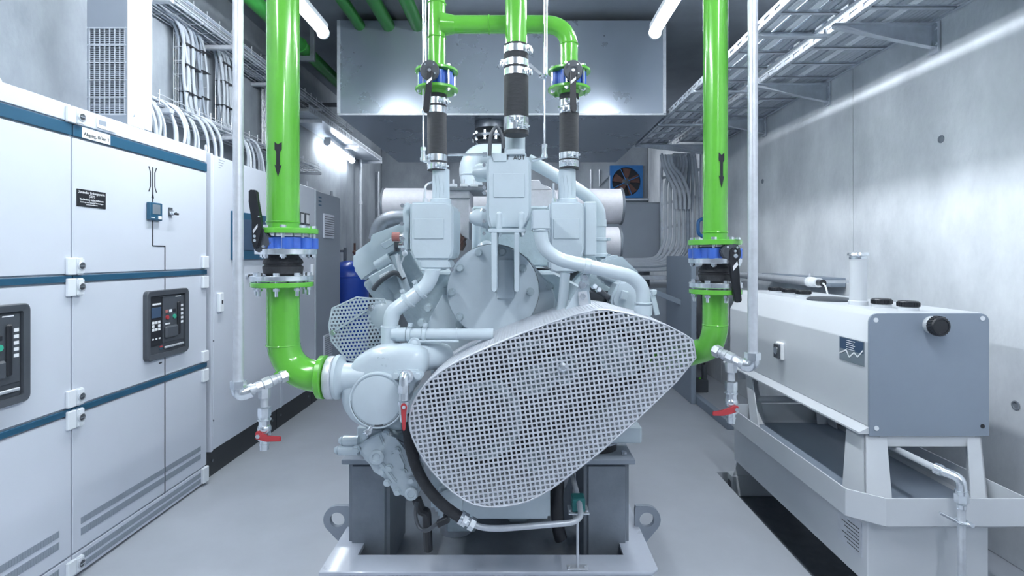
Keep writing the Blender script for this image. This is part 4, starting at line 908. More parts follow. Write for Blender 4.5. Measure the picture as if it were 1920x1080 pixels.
# RIGHT: Y = 2.10
Y = 2.10; x = wp_(1341, Y); R2 = .0468
rp = thing('green_pipe', (x, Y, wz(455, Y)), 'green vertical pipe with black arrow at the right, in front of the cable ladders', 'pipe')
mb = MB(); mb.cyl((x, Y, wz(452, Y)), (x+.004, Y, ZC), R2, n=40); weld(mb, (x, Y, wz(436, Y)), (0,0,1), R2); obj('pipe_body', mb, GREEN, rp)
flange((x-.002, Y, wz(455, Y)), .102, .020, GREEN, rp)
obj('flow_arrow', arrow(x+.007, wz(286, Y-.045), wz(353, Y-.045), .023, 0, (x, Y, R2+.001)), INKM, rp)
bv = butterfly((x-.002, Y, wz(475, Y)), .102, wz(463, Y)-wz(484, Y), 'blue butterfly valve with a lowered black lever on the right green pipe', None)
Yl = Y-.10
mb = MB(); mb.tube([(x+.03, Y-.02, wz(473, Y)), W(1372, 472, Yl+.03)], .022, 14); obj('shaft_neck', mb, VBLUE, bv)
mb = MB(); mb.prism([W(a, b, Yl) for a, b in ((1351,470), (1358,460), (1370,456), (1384,459), (1390,468), (1390,482), (1382,492), (1366,490), (1355,482))], (0, .03, 0), .004, 2); obj('lever_head', mb, BLK2, bv)
mb = MB(); mb.prism([W(a, b, Yl-.012) for a, b in ((1370,468), (1376,463), (1384,465), (1386,480), (1384,500), (1392,566), (1386,568), (1378,567), (1372,520), (1369,490))], (0, .018, 0), .004, 2); lv = obj('lever', mb, BLK, bv)
for a, b, r in ((1378,471,.005), (1379,480,.008), (1364,463,.004), (1382,464,.004)): q = W(a, b, Yl-.014); mb = MB(); mb.cyl(q+Vector((0,-.004,0)), q+Vector((0,.004,0)), r, n=12); obj('lever_screw', mb, ZINC, lv)
mb = MB(); mb.prism([W(a, b, Yl-.0125) for a, b in ((1374,500), (1382,490), (1384,497), (1375,508))], (0,-.001,0)); obj('lever_label', mb, LBL, lv)
rj = thing('rubber_expansion_joint', (x, Y, wz(540, Y)), 'black rubber bellows joint between two steel flanges on the right green pipe', 'pipe joint')
zA, zB = wz(489, Y), wz(534, Y); h = zA-zB
flange((x-.002, Y, zA), .100, .020, ZINC, rj, 'steel_flange'); flange((x+.0, Y, zB), .100, .020, ZINC, rj, 'steel_flange')
mb = MB(); mb.lathe((x, Y, zB+.010), (0,0,1), [(.050,0), (.058,.006), (.064,h*.26), (.064,h*.32), (.058,h*.36), (.058,h*.40), (.064,h*.44), (.060,h*.58), (.050,h*.70), (.047,h-.02)], 36); obj('rubber_bellows', mb, RUB, rj)
ringbolts((x-.002, Y), .084, 8, .009, wz(455, Y)+.010, zA-.010, rj, ph=.4, stud=.004)
ringbolts((x, Y), .086, 8, .009, zB+.010, wz(546, Y)-.012, rj, ph=.1, stud=.018)
ro = thing('green_elbow_pipe', (x, Y, wz(700, Y)), 'green elbow pipe at the right disappearing behind the perforated belt guard', 'pipe')
flange((x, Y, wz(546, Y)), .100, .018, GREEN, ro)
mb = MB(); zE = wz(668, Y+.1)
mb.tube([(x, Y, wz(551, Y)), (x, Y, wz(620, Y)), (x-.01, Y+.03, wz(655, Y)), (x-.10, Y+.20, wz(672, Y+.2)), (x-.22, Y+.34, wz(690, Y+.25))], R2+.002, 32, fil=.12, steps=12)
weld(mb, (x, Y, wz(609, Y)), (0,0,1), R2); obj('elbow', mb, GREEN, ro)
Yg = 1.92
dv = thing('drain_branch', W(1368, 805, Yg), 'galvanised branch with red handled drain valve in front of the fuel tank', 'valve')
mb = MB(); a = W(1408, 690, Yg); b = W(1338, 655, Y-.05); mb.cyl(a, b, .016, n=16)
for s0, s1, k, n in ((.10,.24,1.3,20), (.26,.40,1.15,6), (.44,.60,1.4,8), (.62,.70,1.25,20), (.74,.80,1.15,20), (.82,.96,1.5,6)): mb.cyl(a+(b-a)*s0, a+(b-a)*s1, .016*k, n=n)
obj('fitting_run', mb, GALV, dv)
te = a+(b-a)*.5
ballvalve(dv, (te.x-.002, te.y, te.z-.015), .016, .225, ((1385,762), (1380,760), (1366,766), (1358,770), (1337,772), (1337,780), (1358,780), (1372,776), (1386,772)), te.y-.03, screw=(1381,768))
gp = thing('galvanised_pipe', (wp_(1411, Yg), Yg, wz(700, Yg)), 'pale galvanised vertical pipe in front of the right wall beside the green pipe', 'pipe')
gx = wp_(1411, Yg)
mb = MB(); mb.cyl((gx, Yg, wz(665, Yg)), (gx+.002, Yg, ZC), .0172, n=20); obj('pipe_body', mb, GALV, gp)
mb = MB(); z = wz(665, Yg); mb.hex((gx, Yg, z-.018), (gx, Yg, z+.008), .028); mb.tube([(gx, Yg, z-.01), (gx, Yg, z-.045), (gx-.03, Yg+.015, z-.038)], .024, 16, fil=.03); obj('elbow_fitting', mb, ZINC, gp)

# TOP: Y = 2.35
Y = 2.35
xc = wp_(968, Y); x1 = wp_(819, Y); x2 = wp_(1067, Y)
cp = thing('green_pipe', (xc, Y-.06, wz(90, Y)), 'green vertical pipe in the middle above the engine, clamped to a black hose', 'pipe')
mb = MB(); mb.cyl((xc, Y-.08, wz(92, Y-.08)), (xc, Y-.08, ZC), .0465, n=36); obj('pipe_body', mb, GREEN, cp)
hp = thing('green_header_pipe', (x1, Y, wz(125, Y)), 'green branching pipe crossing behind the middle pipe to two blue valves', 'pipe')
rh = .0385; zh = wz(46, Y)
mb = MB(); mb.cyl((x1, Y, wz(128, Y)), (x1, Y, ZC), rh, n=32); weld(mb, (x1, Y, wz(72, Y)), (0,0,1), rh); weld(mb, (x1, Y, wz(8, Y)), (0,0,1), rh); obj('upright_pipe', mb, GREEN, hp)
mb = MB(); mb.tube([(x1, Y, zh), (x2, Y, zh), (x2, Y, wz(128, Y))], rh, 32, fil=.11, steps=14); mb.lathe((x1+.02, Y, zh), (1,0,0), [(.052,-.0), (.045,.03), (rh,.06)], 32); weld(mb, (wp_(917,Y), Y, zh), (1,0,0), rh); weld(mb, (x2, Y, wz(84, Y)), (0,0,1), rh); obj('cross_pipe', mb, GREEN, hp)
def hoseclamp(c, r, h, parent, a=0.0, nm='hose_clamp'):
    c = Vector(c); mb = MB(); mb.lathe((c.x, c.y, c.z-h/2), (0,0,1), [(r-.001,0), (r+.0015,.001), (r+.0015,h-.001), (r-.001,h)], 32)
    k = obj(nm, mb, ZINC, parent); ex, ey = math.cos(a), math.sin(a); q = c+Vector((ex, ey, 0))*(r+.009); tx = Vector((-ey, ex, 0)); mb = MB()
    for s in (-1, 1): mb.obox(q+tx*s*.016, q+tx*s*.006, .014, h*.8, bev=.002)
    mb.cyl(q-tx*.030, q+tx*.026, .0045, n=10); mb.hex(q-tx*.036, q-tx*.028, .009); obj('clamp_bolt', mb, ZINC, k)
    return k
def topvalve(xv, nm, lp):
    zt, zb = wz(135, Y), wz(169, Y)
    flange((xv, Y, zt), .094, .012, GREEN, hp if True else None)
    t = butterfly((xv, Y, (zt+zb)/2), .080, zt-zb-.014, 'blue valve with a black hanging lever above the %s hose' % nm, None)
    flange((xv, Y, zb), .094, .012, GREEN, t, 'lower_flange')
    mb = MB(); mb.lathe((xv, Y, zb-.035), (0,0,1), [(.038,0), (.040,.01), (.050,.028)], 28); obj('flange_neck', mb, GREEN, t)
    ringbolts((xv, Y), .078, 6, .009, zt+.006, zb-.006, t, ph=.3, stud=.004)
    hx = lp; Yl = Y-.115
    mb = MB(); mb.cyl(W(hx, 132, Yl), W(hx+(972-hx)*.0, 140, Y), .018, n=14); obj('shaft_neck', mb, BLK2, t)
    mb = MB(); mb.prism([W(hx+18*math.cos(a), 131+18*math.sin(a)*(1.08), Yl) for a in [i*PI/10 for i in range(20)]], (0, .02, 0), .003); obj('lever_head', mb, BLK2, t)
    dx = -4 if nm == 'left' else 1
    mb = MB(); mb.prism([W(a, b, Yl-.014) for a, b in ((hx-6,132), (hx+6,132), (hx+5+dx*.3,165), (hx+5+dx*1.4,206), (hx+2+dx*1.4,211), (hx-4+dx*1.4,210), (hx-7+dx*1.4,205), (hx-6+dx*.3,165))], (0, .016, 0), .003, 2); lv = obj('lever', mb, BLK, t)
    for a, b in ((0, 131), (-8, 120), (8, 120), (10, 137)): q = W(hx+a, b, Yl-.016); mb = MB(); mb.cyl(q, q+Vector((0,.006,0)), .007 if a == 0 else .0035, n=12); obj('lever_screw', mb, ZINC, lv)
    mb = MB(); mb.prism([W(a, b, Yl-.0145) for a, b in ((hx-5,152), (hx+5,144), (hx+5,149), (hx-5,158))], (0,-.001,0)); obj('lever_label', mb, LBL, lv)
topvalve(x1, 'left', 805); topvalve(x2, 'right', 1075)
def hose(xh, Yh, zt, zb, r, label, clamps, xb=None):
    t = thing('rubber_hose', (xh, Yh, zb), label, 'hose'); xb = xh if xb is None else xb
    mb = MB(); mb.tube([(xh, Yh, zt), (xh*.5+xb*.5, Yh, (zt+zb)/2), (xb, Yh, zb)], r, 32); obj('hose_body', mb, HOSE, t)
    for z, a in clamps: hoseclamp((xh+(xb-xh)*(zt-z)/(zt-zb), Yh, z), r, .030, t, a)
    return t
hose(x1, Y, wz(178, Y), wz(320, Y), .0425, 'black rubber hose with steel clamps, left of the three above the engine', [(wz(192, Y), -.6), (wz(208, Y), -2.6), (wz(297, Y), 3.3), (wz(313, Y), -.9)], xb=wp_(820, Y))
hose(x2, Y, wz(178, Y), wz(318, Y), .0425, 'black rubber hose with steel clamps, right of the three above the engine', [(wz(195, Y), -1.3), (wz(208, Y), -1.9), (wz(293, Y), -1.2), (wz(308, Y), -1.6)], xb=wp_(1067, Y))
Yc = Y-.08
hose(xc, Yc, wz(86, Yc), wz(254, Yc), .0525, 'black rubber hose with steel clamps, middle and widest above the engine', [(wz(96, Yc), -.3), (wz(121, Yc), 3.4), (wz(138, Yc), -.4), (wz(228, Yc), -1.5), (wz(240, Yc), -1.0)])
for px, y0, nm in ((794, 296, 'left of the left hose'), (1021, 290, 'between the middle and right hoses')):
    Yr = Y-.05; xx = wp_(px, Yr); r_ = thing('sensor_rod', (xx, Yr, wz(y0, Yr)), 'thin bright steel rod hanging down %s' % nm, 'rod')
    mb = MB(); mb.cyl((xx, Yr, wz(y0-18, Yr)), (xx, Yr, ZC), .0045, n=10); mb.cyl((xx+.010, Yr, wz(140, Yr)), (xx+.010, Yr, ZC), .003, n=8); obj('rod', mb, ZINC, r_)
    mb = MB(); z = wz(y0, Yr); mb.cyl((xx, Yr, z), (xx, Yr, z+.045), .011, n=12); mb.hex((xx, Yr, z+.03), (xx, Yr, z+.045), .013); mb.cyl((xx, Yr, z), (xx, Yr, z-.014), .014, n=14); mb.tube([(xx, Yr, z-.01), (xx+(.04 if px < 900 else -.05), Yr+.03, z-.02)], .008, 8); obj('end_fitting', mb, ZINC, r_)
mb = MB(); a = W(1018, 143, Y-.06); mb.obox(W(992, 120, Y-.06), a, .006, .012); mb.tor(a, (0,0,1), .014, .006, 14, 6); tag(obj('rod_clip', mb, ZINC), 'small steel strut tying the thin rod to the middle hose clamp', 'clip')
# ---------------- base frame ----------------
ZS = .17; YS = 2.245; Xa, Xb = -.842, .595; YE = 6.2
bf = thing('base_frame', (-.12, 4.2, 0), 'pale grey welded steel base frame under the engine with lifting lugs', 'frame')
w = .125
def beam(a, b):
    mb = MB(); mb.box((a[0], a[1], ZS-.018), (b[0], b[1], ZS), .004, 2); return mb
mb = MB(); mb.prism([(Xa, YS, ZS-.018), (Xb-.03, YS, ZS-.018), (Xb, YS+.03, ZS-.018), (Xb, YE, ZS-.018), (Xb-w, YE, ZS-.018), (Xb-w, YS+w, ZS-.018), (Xa+w, YS+w, ZS-.018), (Xa+w, YE, ZS-.018), (Xa, YE, ZS-.018)], (0,0,.018), .003)
obj('top_flange', mb, SKID, bf)
mb = MB(); mb.box((Xa+.03, YS+.055, 0), (Xb-.03, YS+.07, ZS-.018)); obj('front_web', mb, SKID, bf)
for x in (Xa+w*.5, Xb-w*.5):
    mb = MB(); mb.box((x-.008, YS+.07, 0), (x+.008, YE, ZS-.018)); obj('side_web', mb, SKID, bf)
mb = MB(); mb.box((Xa+.02, YS+.01, 0), (Xb-.02, YE, .014), .003); obj('bottom_plate', mb, PED, bf)
for sx, sgn in ((Xa+.01, -1), (Xb-.01, 1)):
    c = W(632, 975, 2.62) if sgn < 0 else W(1213, 975, 2.62)
    zc = c.z; P = []; Q = []
    xx = c.x
    ro = .068; ri = .036
    outer = [Vector((xx+sgn*ro*math.cos(a), 2.62, zc+ro*math.sin(a))) for a in [PI/2-i*PI*.72/10 for i in range(11)]]
    outer += [Vector((sx, 2.62, zc-.16)), Vector((sx-sgn*.012, 2.62, zc-.14)), Vector((sx-sgn*.012, 2.62, zc+ro))]
    # ring with hole: pair outer points with hole points by angle
    mb = MB(); n = 28; hole = []; out = []
    def hit(a):
        d = Vector((math.cos(a)*sgn, 0, math.sin(a))); best = None
        for i in range(len(outer)):
            p = outer[i]-c; q = outer[(i+1) % len(outer)]-c; e = q-p; den = d.x*e.z-d.z*e.x
            if abs(den) < 1e-9: continue
            t = (p.x*e.z-p.z*e.x)/den; s_ = (p.x*d.z-p.z*d.x)/den
            if t > 0 and -1e-6 <= s_ <= 1+1e-6 and (best is None or t > best): best = t
        return c+d*(best or ro)
    c = Vector((xx, 2.62, zc))
    O = [hit(2*PI*i/n) for i in range(n)]; I = [c+Vector((sgn*ri*math.cos(2*PI*i/n), 0, ri*math.sin(2*PI*i/n))) for i in range(n)]
    b_ = Vector((0, .025, 0)); mb.loft([O, I, [p+b_ for p in I], [p+b_ for p in O]], cap=False, closed=True)
    obj('lifting_lug', mb, CABG, bf)
# pedestals with rubber mounts
for xa_, xb2, nm in ((-.79, -.60, 'l'), (.305, .515, 'r')):
    mb = MB(); mb.box((xa_, 2.47, .014), (xb2, 2.85, .545), .02, 3); pd = obj('pedestal', mb, PED, bf)
    mb = MB(); mb.box((xa_-.02, 2.44, .545), (xb2+.02, 2.88, .568), .003); obj('pedestal_plate', mb, CABG, bf)
    xm = (xa_+xb2)/2-.02
    mb = MB(); mb.lathe((xm, 2.6, .568), (0,0,1), [(.088,0), (.088,.012), (.075,.028), (.09,.036)], 28); mt_ = obj('rubber_mount', mb, RUB, bf)
    mb = MB(); mb.lathe((xm, 2.6, .604), (0,0,1), [(.098,0), (.10,.006), (.09,.012), (.03,.014), (.026,.016), (.026,.055)], 28); mb.hex((xm, 2.6, .618), (xm, 2.6, .64), .03); obj('mount_cup', mb, SKID, bf)
    mb = MB(); mb.hex((xb2-.02, 2.50, .568), (xb2-.02, 2.50, .584), .014); obj('mount_bolt', mb, ZINC, bf); mb = MB(); mb.hex((xb2-.02, 2.80, .568), (xb2-.02, 2.80, .584), .014); obj('mount_bolt', mb, ZINC, bf)
mb = MB(); mb.prism([(.305, 3.0, .014), (.20, 3.0, .014), (.305, 3.0, .30)], (0, .012, 0)); obj('gusset_plate', mb, SKID, bf)
mb = MB(); mb.box((Xa+.1, 3.4, .014), (Xb-.1, 3.45, .40), .004); obj('cross_plate', mb, SKID, bf)

# ---------------- engine ----------------
en = thing('gas_engine', (-.12, 3.4, .17), 'large pale grey blue engine in the middle of the room with pipes and belt guard', 'engine')
def E(nm, mb, m=ENG, parent=None, **k): return obj(nm, mb, m, parent or en, **k)
# block, sump, far body
mb = MB(); mb.prism([(-.42, 2.62, .62), (-.42, 2.62, .95), (-.62, 2.62, 1.30), (-.45, 2.62, 1.42), (.18, 2.62, 1.42), (.44, 2.62, 1.28), (.24, 2.62, .95), (.24, 2.62, .62)], (0, 2.2, 0), .01); E('engine_block', mb, ENGD)
mb = MB(); mb.box((-.40, 2.42, .33), (.13, 4.7, .64), .02, 2); E('oil_sump', mb, ENG)
mb = MB(); mb.box((-.34, 2.50, .20), (-.20, 3.3, .33), .01); mb.box((-.05, 2.60, .20), (.05, 3.3, .33), .01); E('sump_drain', mb, ENGD)
mb = MB(); mb.cyl((-.12, 4.7, .95), (-.12, 5.2, .95), .45, n=40); E('flywheel_housing', mb, ENGD)
mb = MB(); mb.cyl((-.12, 5.2, .95), (-.12, 6.1, .95), .38, n=40); mb.box((-.4, 5.3, .17), (.2, 6.1, .62), .01); E('alternator', mb, SKID)
for s, xs_ in ((-1, -.42), (1, .24)):
    mb = MB(); mb.box((xs_, 2.50, .62), (xs_+s*.34, 2.64, .70), .008); mb.prism([(xs_, 2.54, .70), (xs_+s*.24, 2.54, .70), (xs_, 2.54, .92)], (0, .03, 0)); E('engine_foot', mb)
# cylinder heads, six a side in two banks, leaning out
def head(c, lean, Yh, i):
    cx_, cz_ = c; ca, sa = math.cos(lean), math.sin(lean)
    def T(u, v): return (cx_+u*ca+v*sa, Yh, cz_-u*sa+v*ca)
    mb = MB(); mb.prism([T(-.12,-.18), T(.12,-.18), T(.12,.04), T(-.12,.04)], (0, .26, 0), .012); h_ = E('cylinder_head', mb, ENGD)
    mb = MB(); mb.prism([T(-.115,.045), T(.115,.045), T(.115,.13), T(.07,.19), T(-.07,.19), T(-.115,.13)], (0, .25, 0), .014, 2); rc = obj('rocker_cover', mb, ENG, h_)
    return T
for i in range(5):
    head((-.66, 1.40), -.62, 2.66+i*.36, i); head((.43, 1.32), .75, 2.66+i*.36, i)
# left head front details (pushrod tubes, harness box, sensor)
Yp = 2.60
mb = MB(); mb.pp([(692,462), (696,440), (762,415), (775,420), (775,445), (705,495), (697,480)], Yp, .04, .006, 2); E('head_end_cover', mb)
mb = MB(); mb.pp([(712,458), (745,440), (752,448), (722,468)], Yp-.006, .01, .002); E('cast_panel', mb)
mb = MB(); mb.pp([(697,490), (760,452), (768,470), (845,612), (800,640), (745,560), (718,530)], Yp+.03, .10, .01, 2); E('bank_front', mb, ENGD)
mb = MB(); mb.tube([W(706, 500, Yp), W(732, 484, Yp)], .028, 14); mb.tube([W(738, 478, Yp), W(768, 560, Yp+.01)], .022, 12); E('cast_rib', mb)
mb = MB(); mb.obox(W(697, 528, Yp-.02), W(742, 503, Yp-.02), .05, .055, bev=.006); jb = E('harness_box', mb)
mb = MB(); mb.obox(W(712, 520, Yp-.05), W(730, 511, Yp-.05), .01, .018, bev=.002); obj('box_label', mb, WHITE, jb)
mb = MB(); mb.tube([W(700, 543, Yp-.04), W(708, 530, Yp-.05), W(738, 510, Yp-.05), W(752, 516, Yp-.05), W(757, 524, Yp-.05)], .012, 10, fil=.04); E('cable_harness', mb, BLK2)
mb = MB(); mb.tube([W(745, 478, Yp-.06), W(750, 505, Yp-.06), W(758, 520, Yp-.06)], .011, 10); mb.sphere(W(759, 475, Yp-.06), .014, 10); mb.tube([W(749, 500, Yp-.06), W(759, 477, Yp-.06)], .004, 6); E('sensor_cable', mb, WHITE)
mb = MB(); mb.box(W(738, 465, Yp-.08), W(753, 453, Yp-.03), .003); mb.cyl(W(744, 472, Yp-.05), W(744, 465, Yp-.05), .014, n=12); E('solenoid', mb, BLK2)
mb = MB(); mb.cyl(W(736, 444, 2.36), W(750, 444, 2.36), .020, n=16); E('red_cap', mb, REDO)
mb = MB(); mb.cyl(W(750, 444, 2.36), W(772, 442, 2.36), .016, n=16); mb.hex(W(756, 444, 2.36), W(762, 444, 2.36), .020); mb.cyl(W(748, 460, 2.40), W(775, 462, 2.40), .013, n=12); mb.hex(W(755, 460, 2.40), W(762, 460, 2.40), .02); E('pipe_fitting', mb, ZINC)
mb = MB(); mb.tube([W(706, 450, 3.3), W(712, 420, 3.3), W(735, 408, 3.3), W(765, 408, 3.3)], .05, 16, fil=.08); E('coolant_bend', mb, STEELD)
# air cleaners at the back (insulated cylinders lying crosswise)
for (pa, pb, py, Y_, rr, nm) in ((722, 800, 386, 4.1, .135, 'l'), (1045, 1164, 387, 4.1, .135, 'r'), (1070, 1160, 459, 4.0, .135, 'r2')):
    a = W(pa, py, Y_); b = W(pb, py, Y_); 
    mb = MB(); mb.lathe(a, (1,0,0), [(rr-.006,0), (rr,.006), (rr,b.x-a.x-.006), (rr-.006,b.x-a.x)], 36); ac = E('air_cleaner', mb, INS)
    e = a if nm == 'l' else b; s = -1 if nm == 'l' else 1
    mb = MB(); mb.tor(e, (1,0,0), rr, .009, 36, 8); mb.cyl(e, e+Vector((s*.012,0,0)), rr*.93, n=32); obj('end_band', mb, STEELD, ac)
mb = MB(); mb.cyl(W(800, 386, 4.1), W(1045, 386, 4.1), .12, n=30); E('air_duct_pipe', mb, INS)
mb = MB(); mb.pp([(838,356), (880,356), (880,450), (848,432), (838,400)], 3.35, .3, .004); ib = E('insulated_cover', mb, INS)
mb = MB(); mb.pp([(836,352), (908,352), (908,357), (836,357)], 3.33, .34, .002); obj('cover_lid', mb, STEELD, ib)
mb = MB(); mb.pp([(838,371), (881,371), (881,372.5), (838,372.5)], 3.345, .005); obj('cover_seam', mb, STEELD, ib)
mb = MB()
for px in (850, 870, 889): q = W(px, 351, 3.45); mb.box(q-Vector((.025,.01,.0)), q+Vector((.025,.01,.022)), .004); mb.cyl(q, q+Vector((0,0,.05)), .006, n=8)
obj('cover_clips', mb, GALV, ib)
mb = MB(); mb.pp([(995,357), (1042,357), (1046,375), (1046,395), (995,395)], 3.35, .3, .004); E('insulated_cover', mb, INS)
mb = MB(); mb.pp([(995,337), (1012,337), (1012,345), (1030,350), (1038,357), (995,357)], 3.36, .2, .006); E('white_bracket', mb, INS)
mb = MB(); mb.pp([(848,430), (868,440), (872,452), (860,475), (848,462)], 3.3, .2, .02, 2); E('heat_shield', mb, BROWN)
mb = MB(); mb.box(W(885, 500, 3.0), W(1100, 400, 3.5), .01); E('charge_air_box', mb, ENGD)
mb = MB(); mb.cyl(W(893, 500, 2.75), W(893, 405, 2.75), .022, n=16); E('vertical_pipe', mb)
mb = MB(); mb.sphere(W(912, 470, 2.6), .05, 18); E('elbow_boss', mb)
# exhaust outlet up into the duct
p = W(921, 300, 5.2); zb = W(921, 285, 5.2).z; zt = d1.z
ex = MB(); ex.lathe((p.x, 5.2, zt-.07), (0,0,1), [(.16,0), (.16,.068)], 30); E('exhaust_pipe', ex, STEELD)
mb = MB(); mb.lathe((p.x, 5.2, zb+.0), (0,0,1), [(.12,0), (.15,.02), (.12,.04), (.15,.06), (.12,.08), (.15,.10), (.12,.12), (.19,.125), (.19,.15), (.14,.155)], 32); eb = E('exhaust_bellows', mb, STEELD)
for i in range(10): a = 2*PI*i/10; mb = MB(); mb.cyl((p.x+.17*math.cos(a), 5.2+.17*math.sin(a), zb+.09), (p.x+.17*math.cos(a), 5.2+.17*math.sin(a), zb+.18), .014, n=8); obj('bellows_bolt', mb, ZINC, eb)
mb = MB(); mb.tube([W(940, 290, 4.2), W(895, 290, 4.2), W(880, 312, 4.2), W(885, 350, 4.2)], .085, 22, fil=.16, steps=10); mb.tor(W(884, 330, 4.2), (0,.1,1), .086, .01, 24, 6); E('turbo_elbow', mb)
mb = MB(); mb.lathe(W(888, 324, 3.0), (1,0,0), [(.02,0), (.045,.01), (.052,.03), (.052,.07), (.03,.11)], 26); E('actuator', mb)
mb = MB(); mb.tube([W(918, 292, 2.26), W(919, 255, 2.26), W(931, 234, 2.26), W(943, 255, 2.26), W(944, 278, 2.26)], .0085, 10, fil=.09); E('hose_loop', mb, BLK2)
mb = MB(); mb.tube([W(840, 290, 2.4), W(910, 290, 2.4)], .006, 8); mb.cyl(W(905, 290, 2.4), W(913, 290, 2.4), .011, n=10); E('vent_line', mb, ZINC)
# centre coolant housing
Yh = 2.27
hc = MB(); hc.pp([(914,290), (986,290), (996,298), (996,400), (985,430), (918,430), (912,405), (912,300)], Yh, .30, .012, 3); hc = E('thermostat_housing', hc)
mb = MB(); mb.pp([(925,325), (984,325), (984,370), (925,370)], Yh-.004, .006, .002); obj('raised_panel', mb, ENG, hc)
mb = MB(); mb.pp([(920,287), (950,287), (950,303), (925,303)], Yh-.004, .05, .002); obj('raised_panel', mb, ENG, hc)
mb = MB(); mb.lathe((W(965, 0, Yh).x, Yh+.10, W(0, 290, Yh).z), (0,0,1), [(.052,0), (.052,.02), (.046,.024), (.046,.10)], 30); obj('neck', mb, ENG, hc)
mb = MB(); mb.pp([(948,279), (985,279), (985,290), (948,290)], Yh-.002, .12, .003); obj('collar', mb, ENG, hc)
text('LT  AUT', .026, W(964, 296, Yh-.0015), PI/2, 0, 0, INKM, hc, name='hand_lettering')
for (px, py, rr) in ((893, 408, 22), (898, 322, 16)):
    q = W(px, py, Yh+.10); r_ = rr*.001*Yh
    mb = MB(); mb.lathe(q+Vector((.048,0,0)), (-1,0,0), [(r_*.95,0), (r_*.95,.02), (r_*.8,.03), (r_*.75,.05), (r_*.45,.075), (r_*.1,.08)], 26); s_ = obj('side_port', mb, ENG, hc)
    mb = MB(); mb.cyl(q+Vector((.044,0,0)), q+Vector((.056,0,0)), r_*1.25, n=26); obj('port_flange', mb, ENG, s_)
mb = MB()
for px, py in ((908,395), (908,415), (908,438), (908,352), (908,362), (908,310)): q = W(px, py, Yh+.02); mb.hex(q, q+Vector((.0,-.014,0)), .008)
bolts(mb, [W(930,400,Yh), W(980,400,Yh)][:0]); obj('housing_bolts', mb, ZINC, hc)
for px in (936, 978):
    mb = MB(); a = W(px, 436, 2.22); mb.cyl(a, a+Vector((0,0,.075)), .0125, n=18); mb.sphere(a+Vector((0,0,.075)), .0125, 12); sd_ = obj('threaded_boss', mb, ENG, hc)
# bracket
mb = MB(); mb.pp([(915,429), (986,429), (986,434), (983,436), (918,436), (915,434)], 2.18, .20, .002); br = E('support_bracket', mb)
for a, b in ((921, 932), (964, 974)):
    mb = MB(); P = [W(a, 436, 2.18), W(b, 436, 2.18), W(b, 545, 2.18), W((a+b)/2, 549, 2.18), W(a, 545, 2.18)]; mb.prism(P, (0,.17,0), .003); obj('bracket_leg', mb, ENG, br)
for px in (936, 978):
    mb = MB(); q = W(px, 436, 2.22); mb.hex(q, q-Vector((0,0,.012)), .012); mb.cyl(q-Vector((0,0,.012)), q-Vector((0,0,.018)), .007, n=10); obj('bracket_bolt', mb, ZINC, br)
mb = MB(); mb.pp([(932,487), (964,487), (964,560), (932,560)], 2.33, .03, .002); obj('bracket_web', mb, ENG, br)
# timing cover plate and round disc
mb = MB(); mb.pp([(803,700), (803,600), (845,524), (868,492), (900,470), (985,478), (1030,532), (1047,580), (1100,560), (1100,700)], 2.42, .22, .01, 2); tc = E('timing_cover', mb)
c = W(924, 545, 2.34)
mb = MB(); mb.lathe(c+Vector((0,.08,0)), (0,-1,0), [(.203,0), (.203,.074), (.199,.080)], 64); dc = E('round_cover', mb); mb = MB(); mb.lathe((c.x, c.y+.045, c.z), (0,-1,0), [(.206,0), (.206,.006), (.19,.007)], 64); obj('cover_shade_ring', mb, BLK2, dc)  # thin dark ring painting the shade outline round the cover
mb = MB(); q = W(1012, 560, 2.40); mb.lathe(W(985, 565, 2.42)+Vector((0,.02,0)), (0,-1,0), [(.135,0), (.135,.035), (.130,.04)], 48); E('side_cover', mb)
for i, (px, py) in enumerate(((898,474), (863,503), (848,548), (862,594), (942,472), (980,503), (994,547))):
    q = W(px, py, 2.34); mb = bolts(MB(), [q], .0105, .024); obj('cover_bolt', mb, ENGD, dc)  # bolts in a darker tone, imitating the shadow outline round them
for px, py in ((835,545), (803,578), (790,606), (862,609), (1030,538), (1000,610)):
    q = W(px, py, 2.40); mb = bolts(MB(), [q+Vector((0,.018,0))], .0115, .028); obj('cover_bolt', mb, ENGD, tc)  # outline shadow put into the bolt colour here too
# side coolant housings
def sidehouse(x0, x1, ch, neck, nx):
    s = 1 if nx == 'l' else 0
    P = [(x0,378), (x1-ch,378), (x1,384), (x1,470), (x1-6,488), (x0+8,488), (x0,470)]
    mb = MB(); mb.pp(P, Yh, .28, .010, 3); h = E('outlet_housing', mb)
    mb = MB(); mb.pp([(x0+8,410), (x1-ch-4,410), (x1-ch-4,448), (x0+8,448)], Yh-.004, .006, .002); obj('raised_panel', mb, ENG, h)
    mb = MB(); mb.lathe((wp_(neck, Yh), Yh+.09, wz(378, Yh)), (0,0,1), [(.046,0), (.046,.018), (.0385,.022), (.0375,.15)], 30); nk = obj('neck', mb, ENG, h)
    mb = MB()
    for k in range(3): xx = wp_(neck-8+k*7, Yh); mb.tube([(xx, Yh+.052+.004*abs(k-1), wz(371, Yh)), (xx+.004, Yh+.0515+.004*abs(k-1), wz(350, Yh)), (xx-.003, Yh+.052+.004*abs(k-1), wz(325, Yh))], .0014, 5)
    obj('sealant_runs', mb, ENGD, nk)
    return h
hl = sidehouse(768, 850, 14, 821, 'l'); hr = sidehouse(1030, 1096, 6, 1067, 'r')
mb = MB(); mb.pp([(757,380), (768,380), (768,402), (766,470), (757,470), (755,395)], Yh+.05, .18, .006, 2); obj('side_flange', mb, ENG, hl)
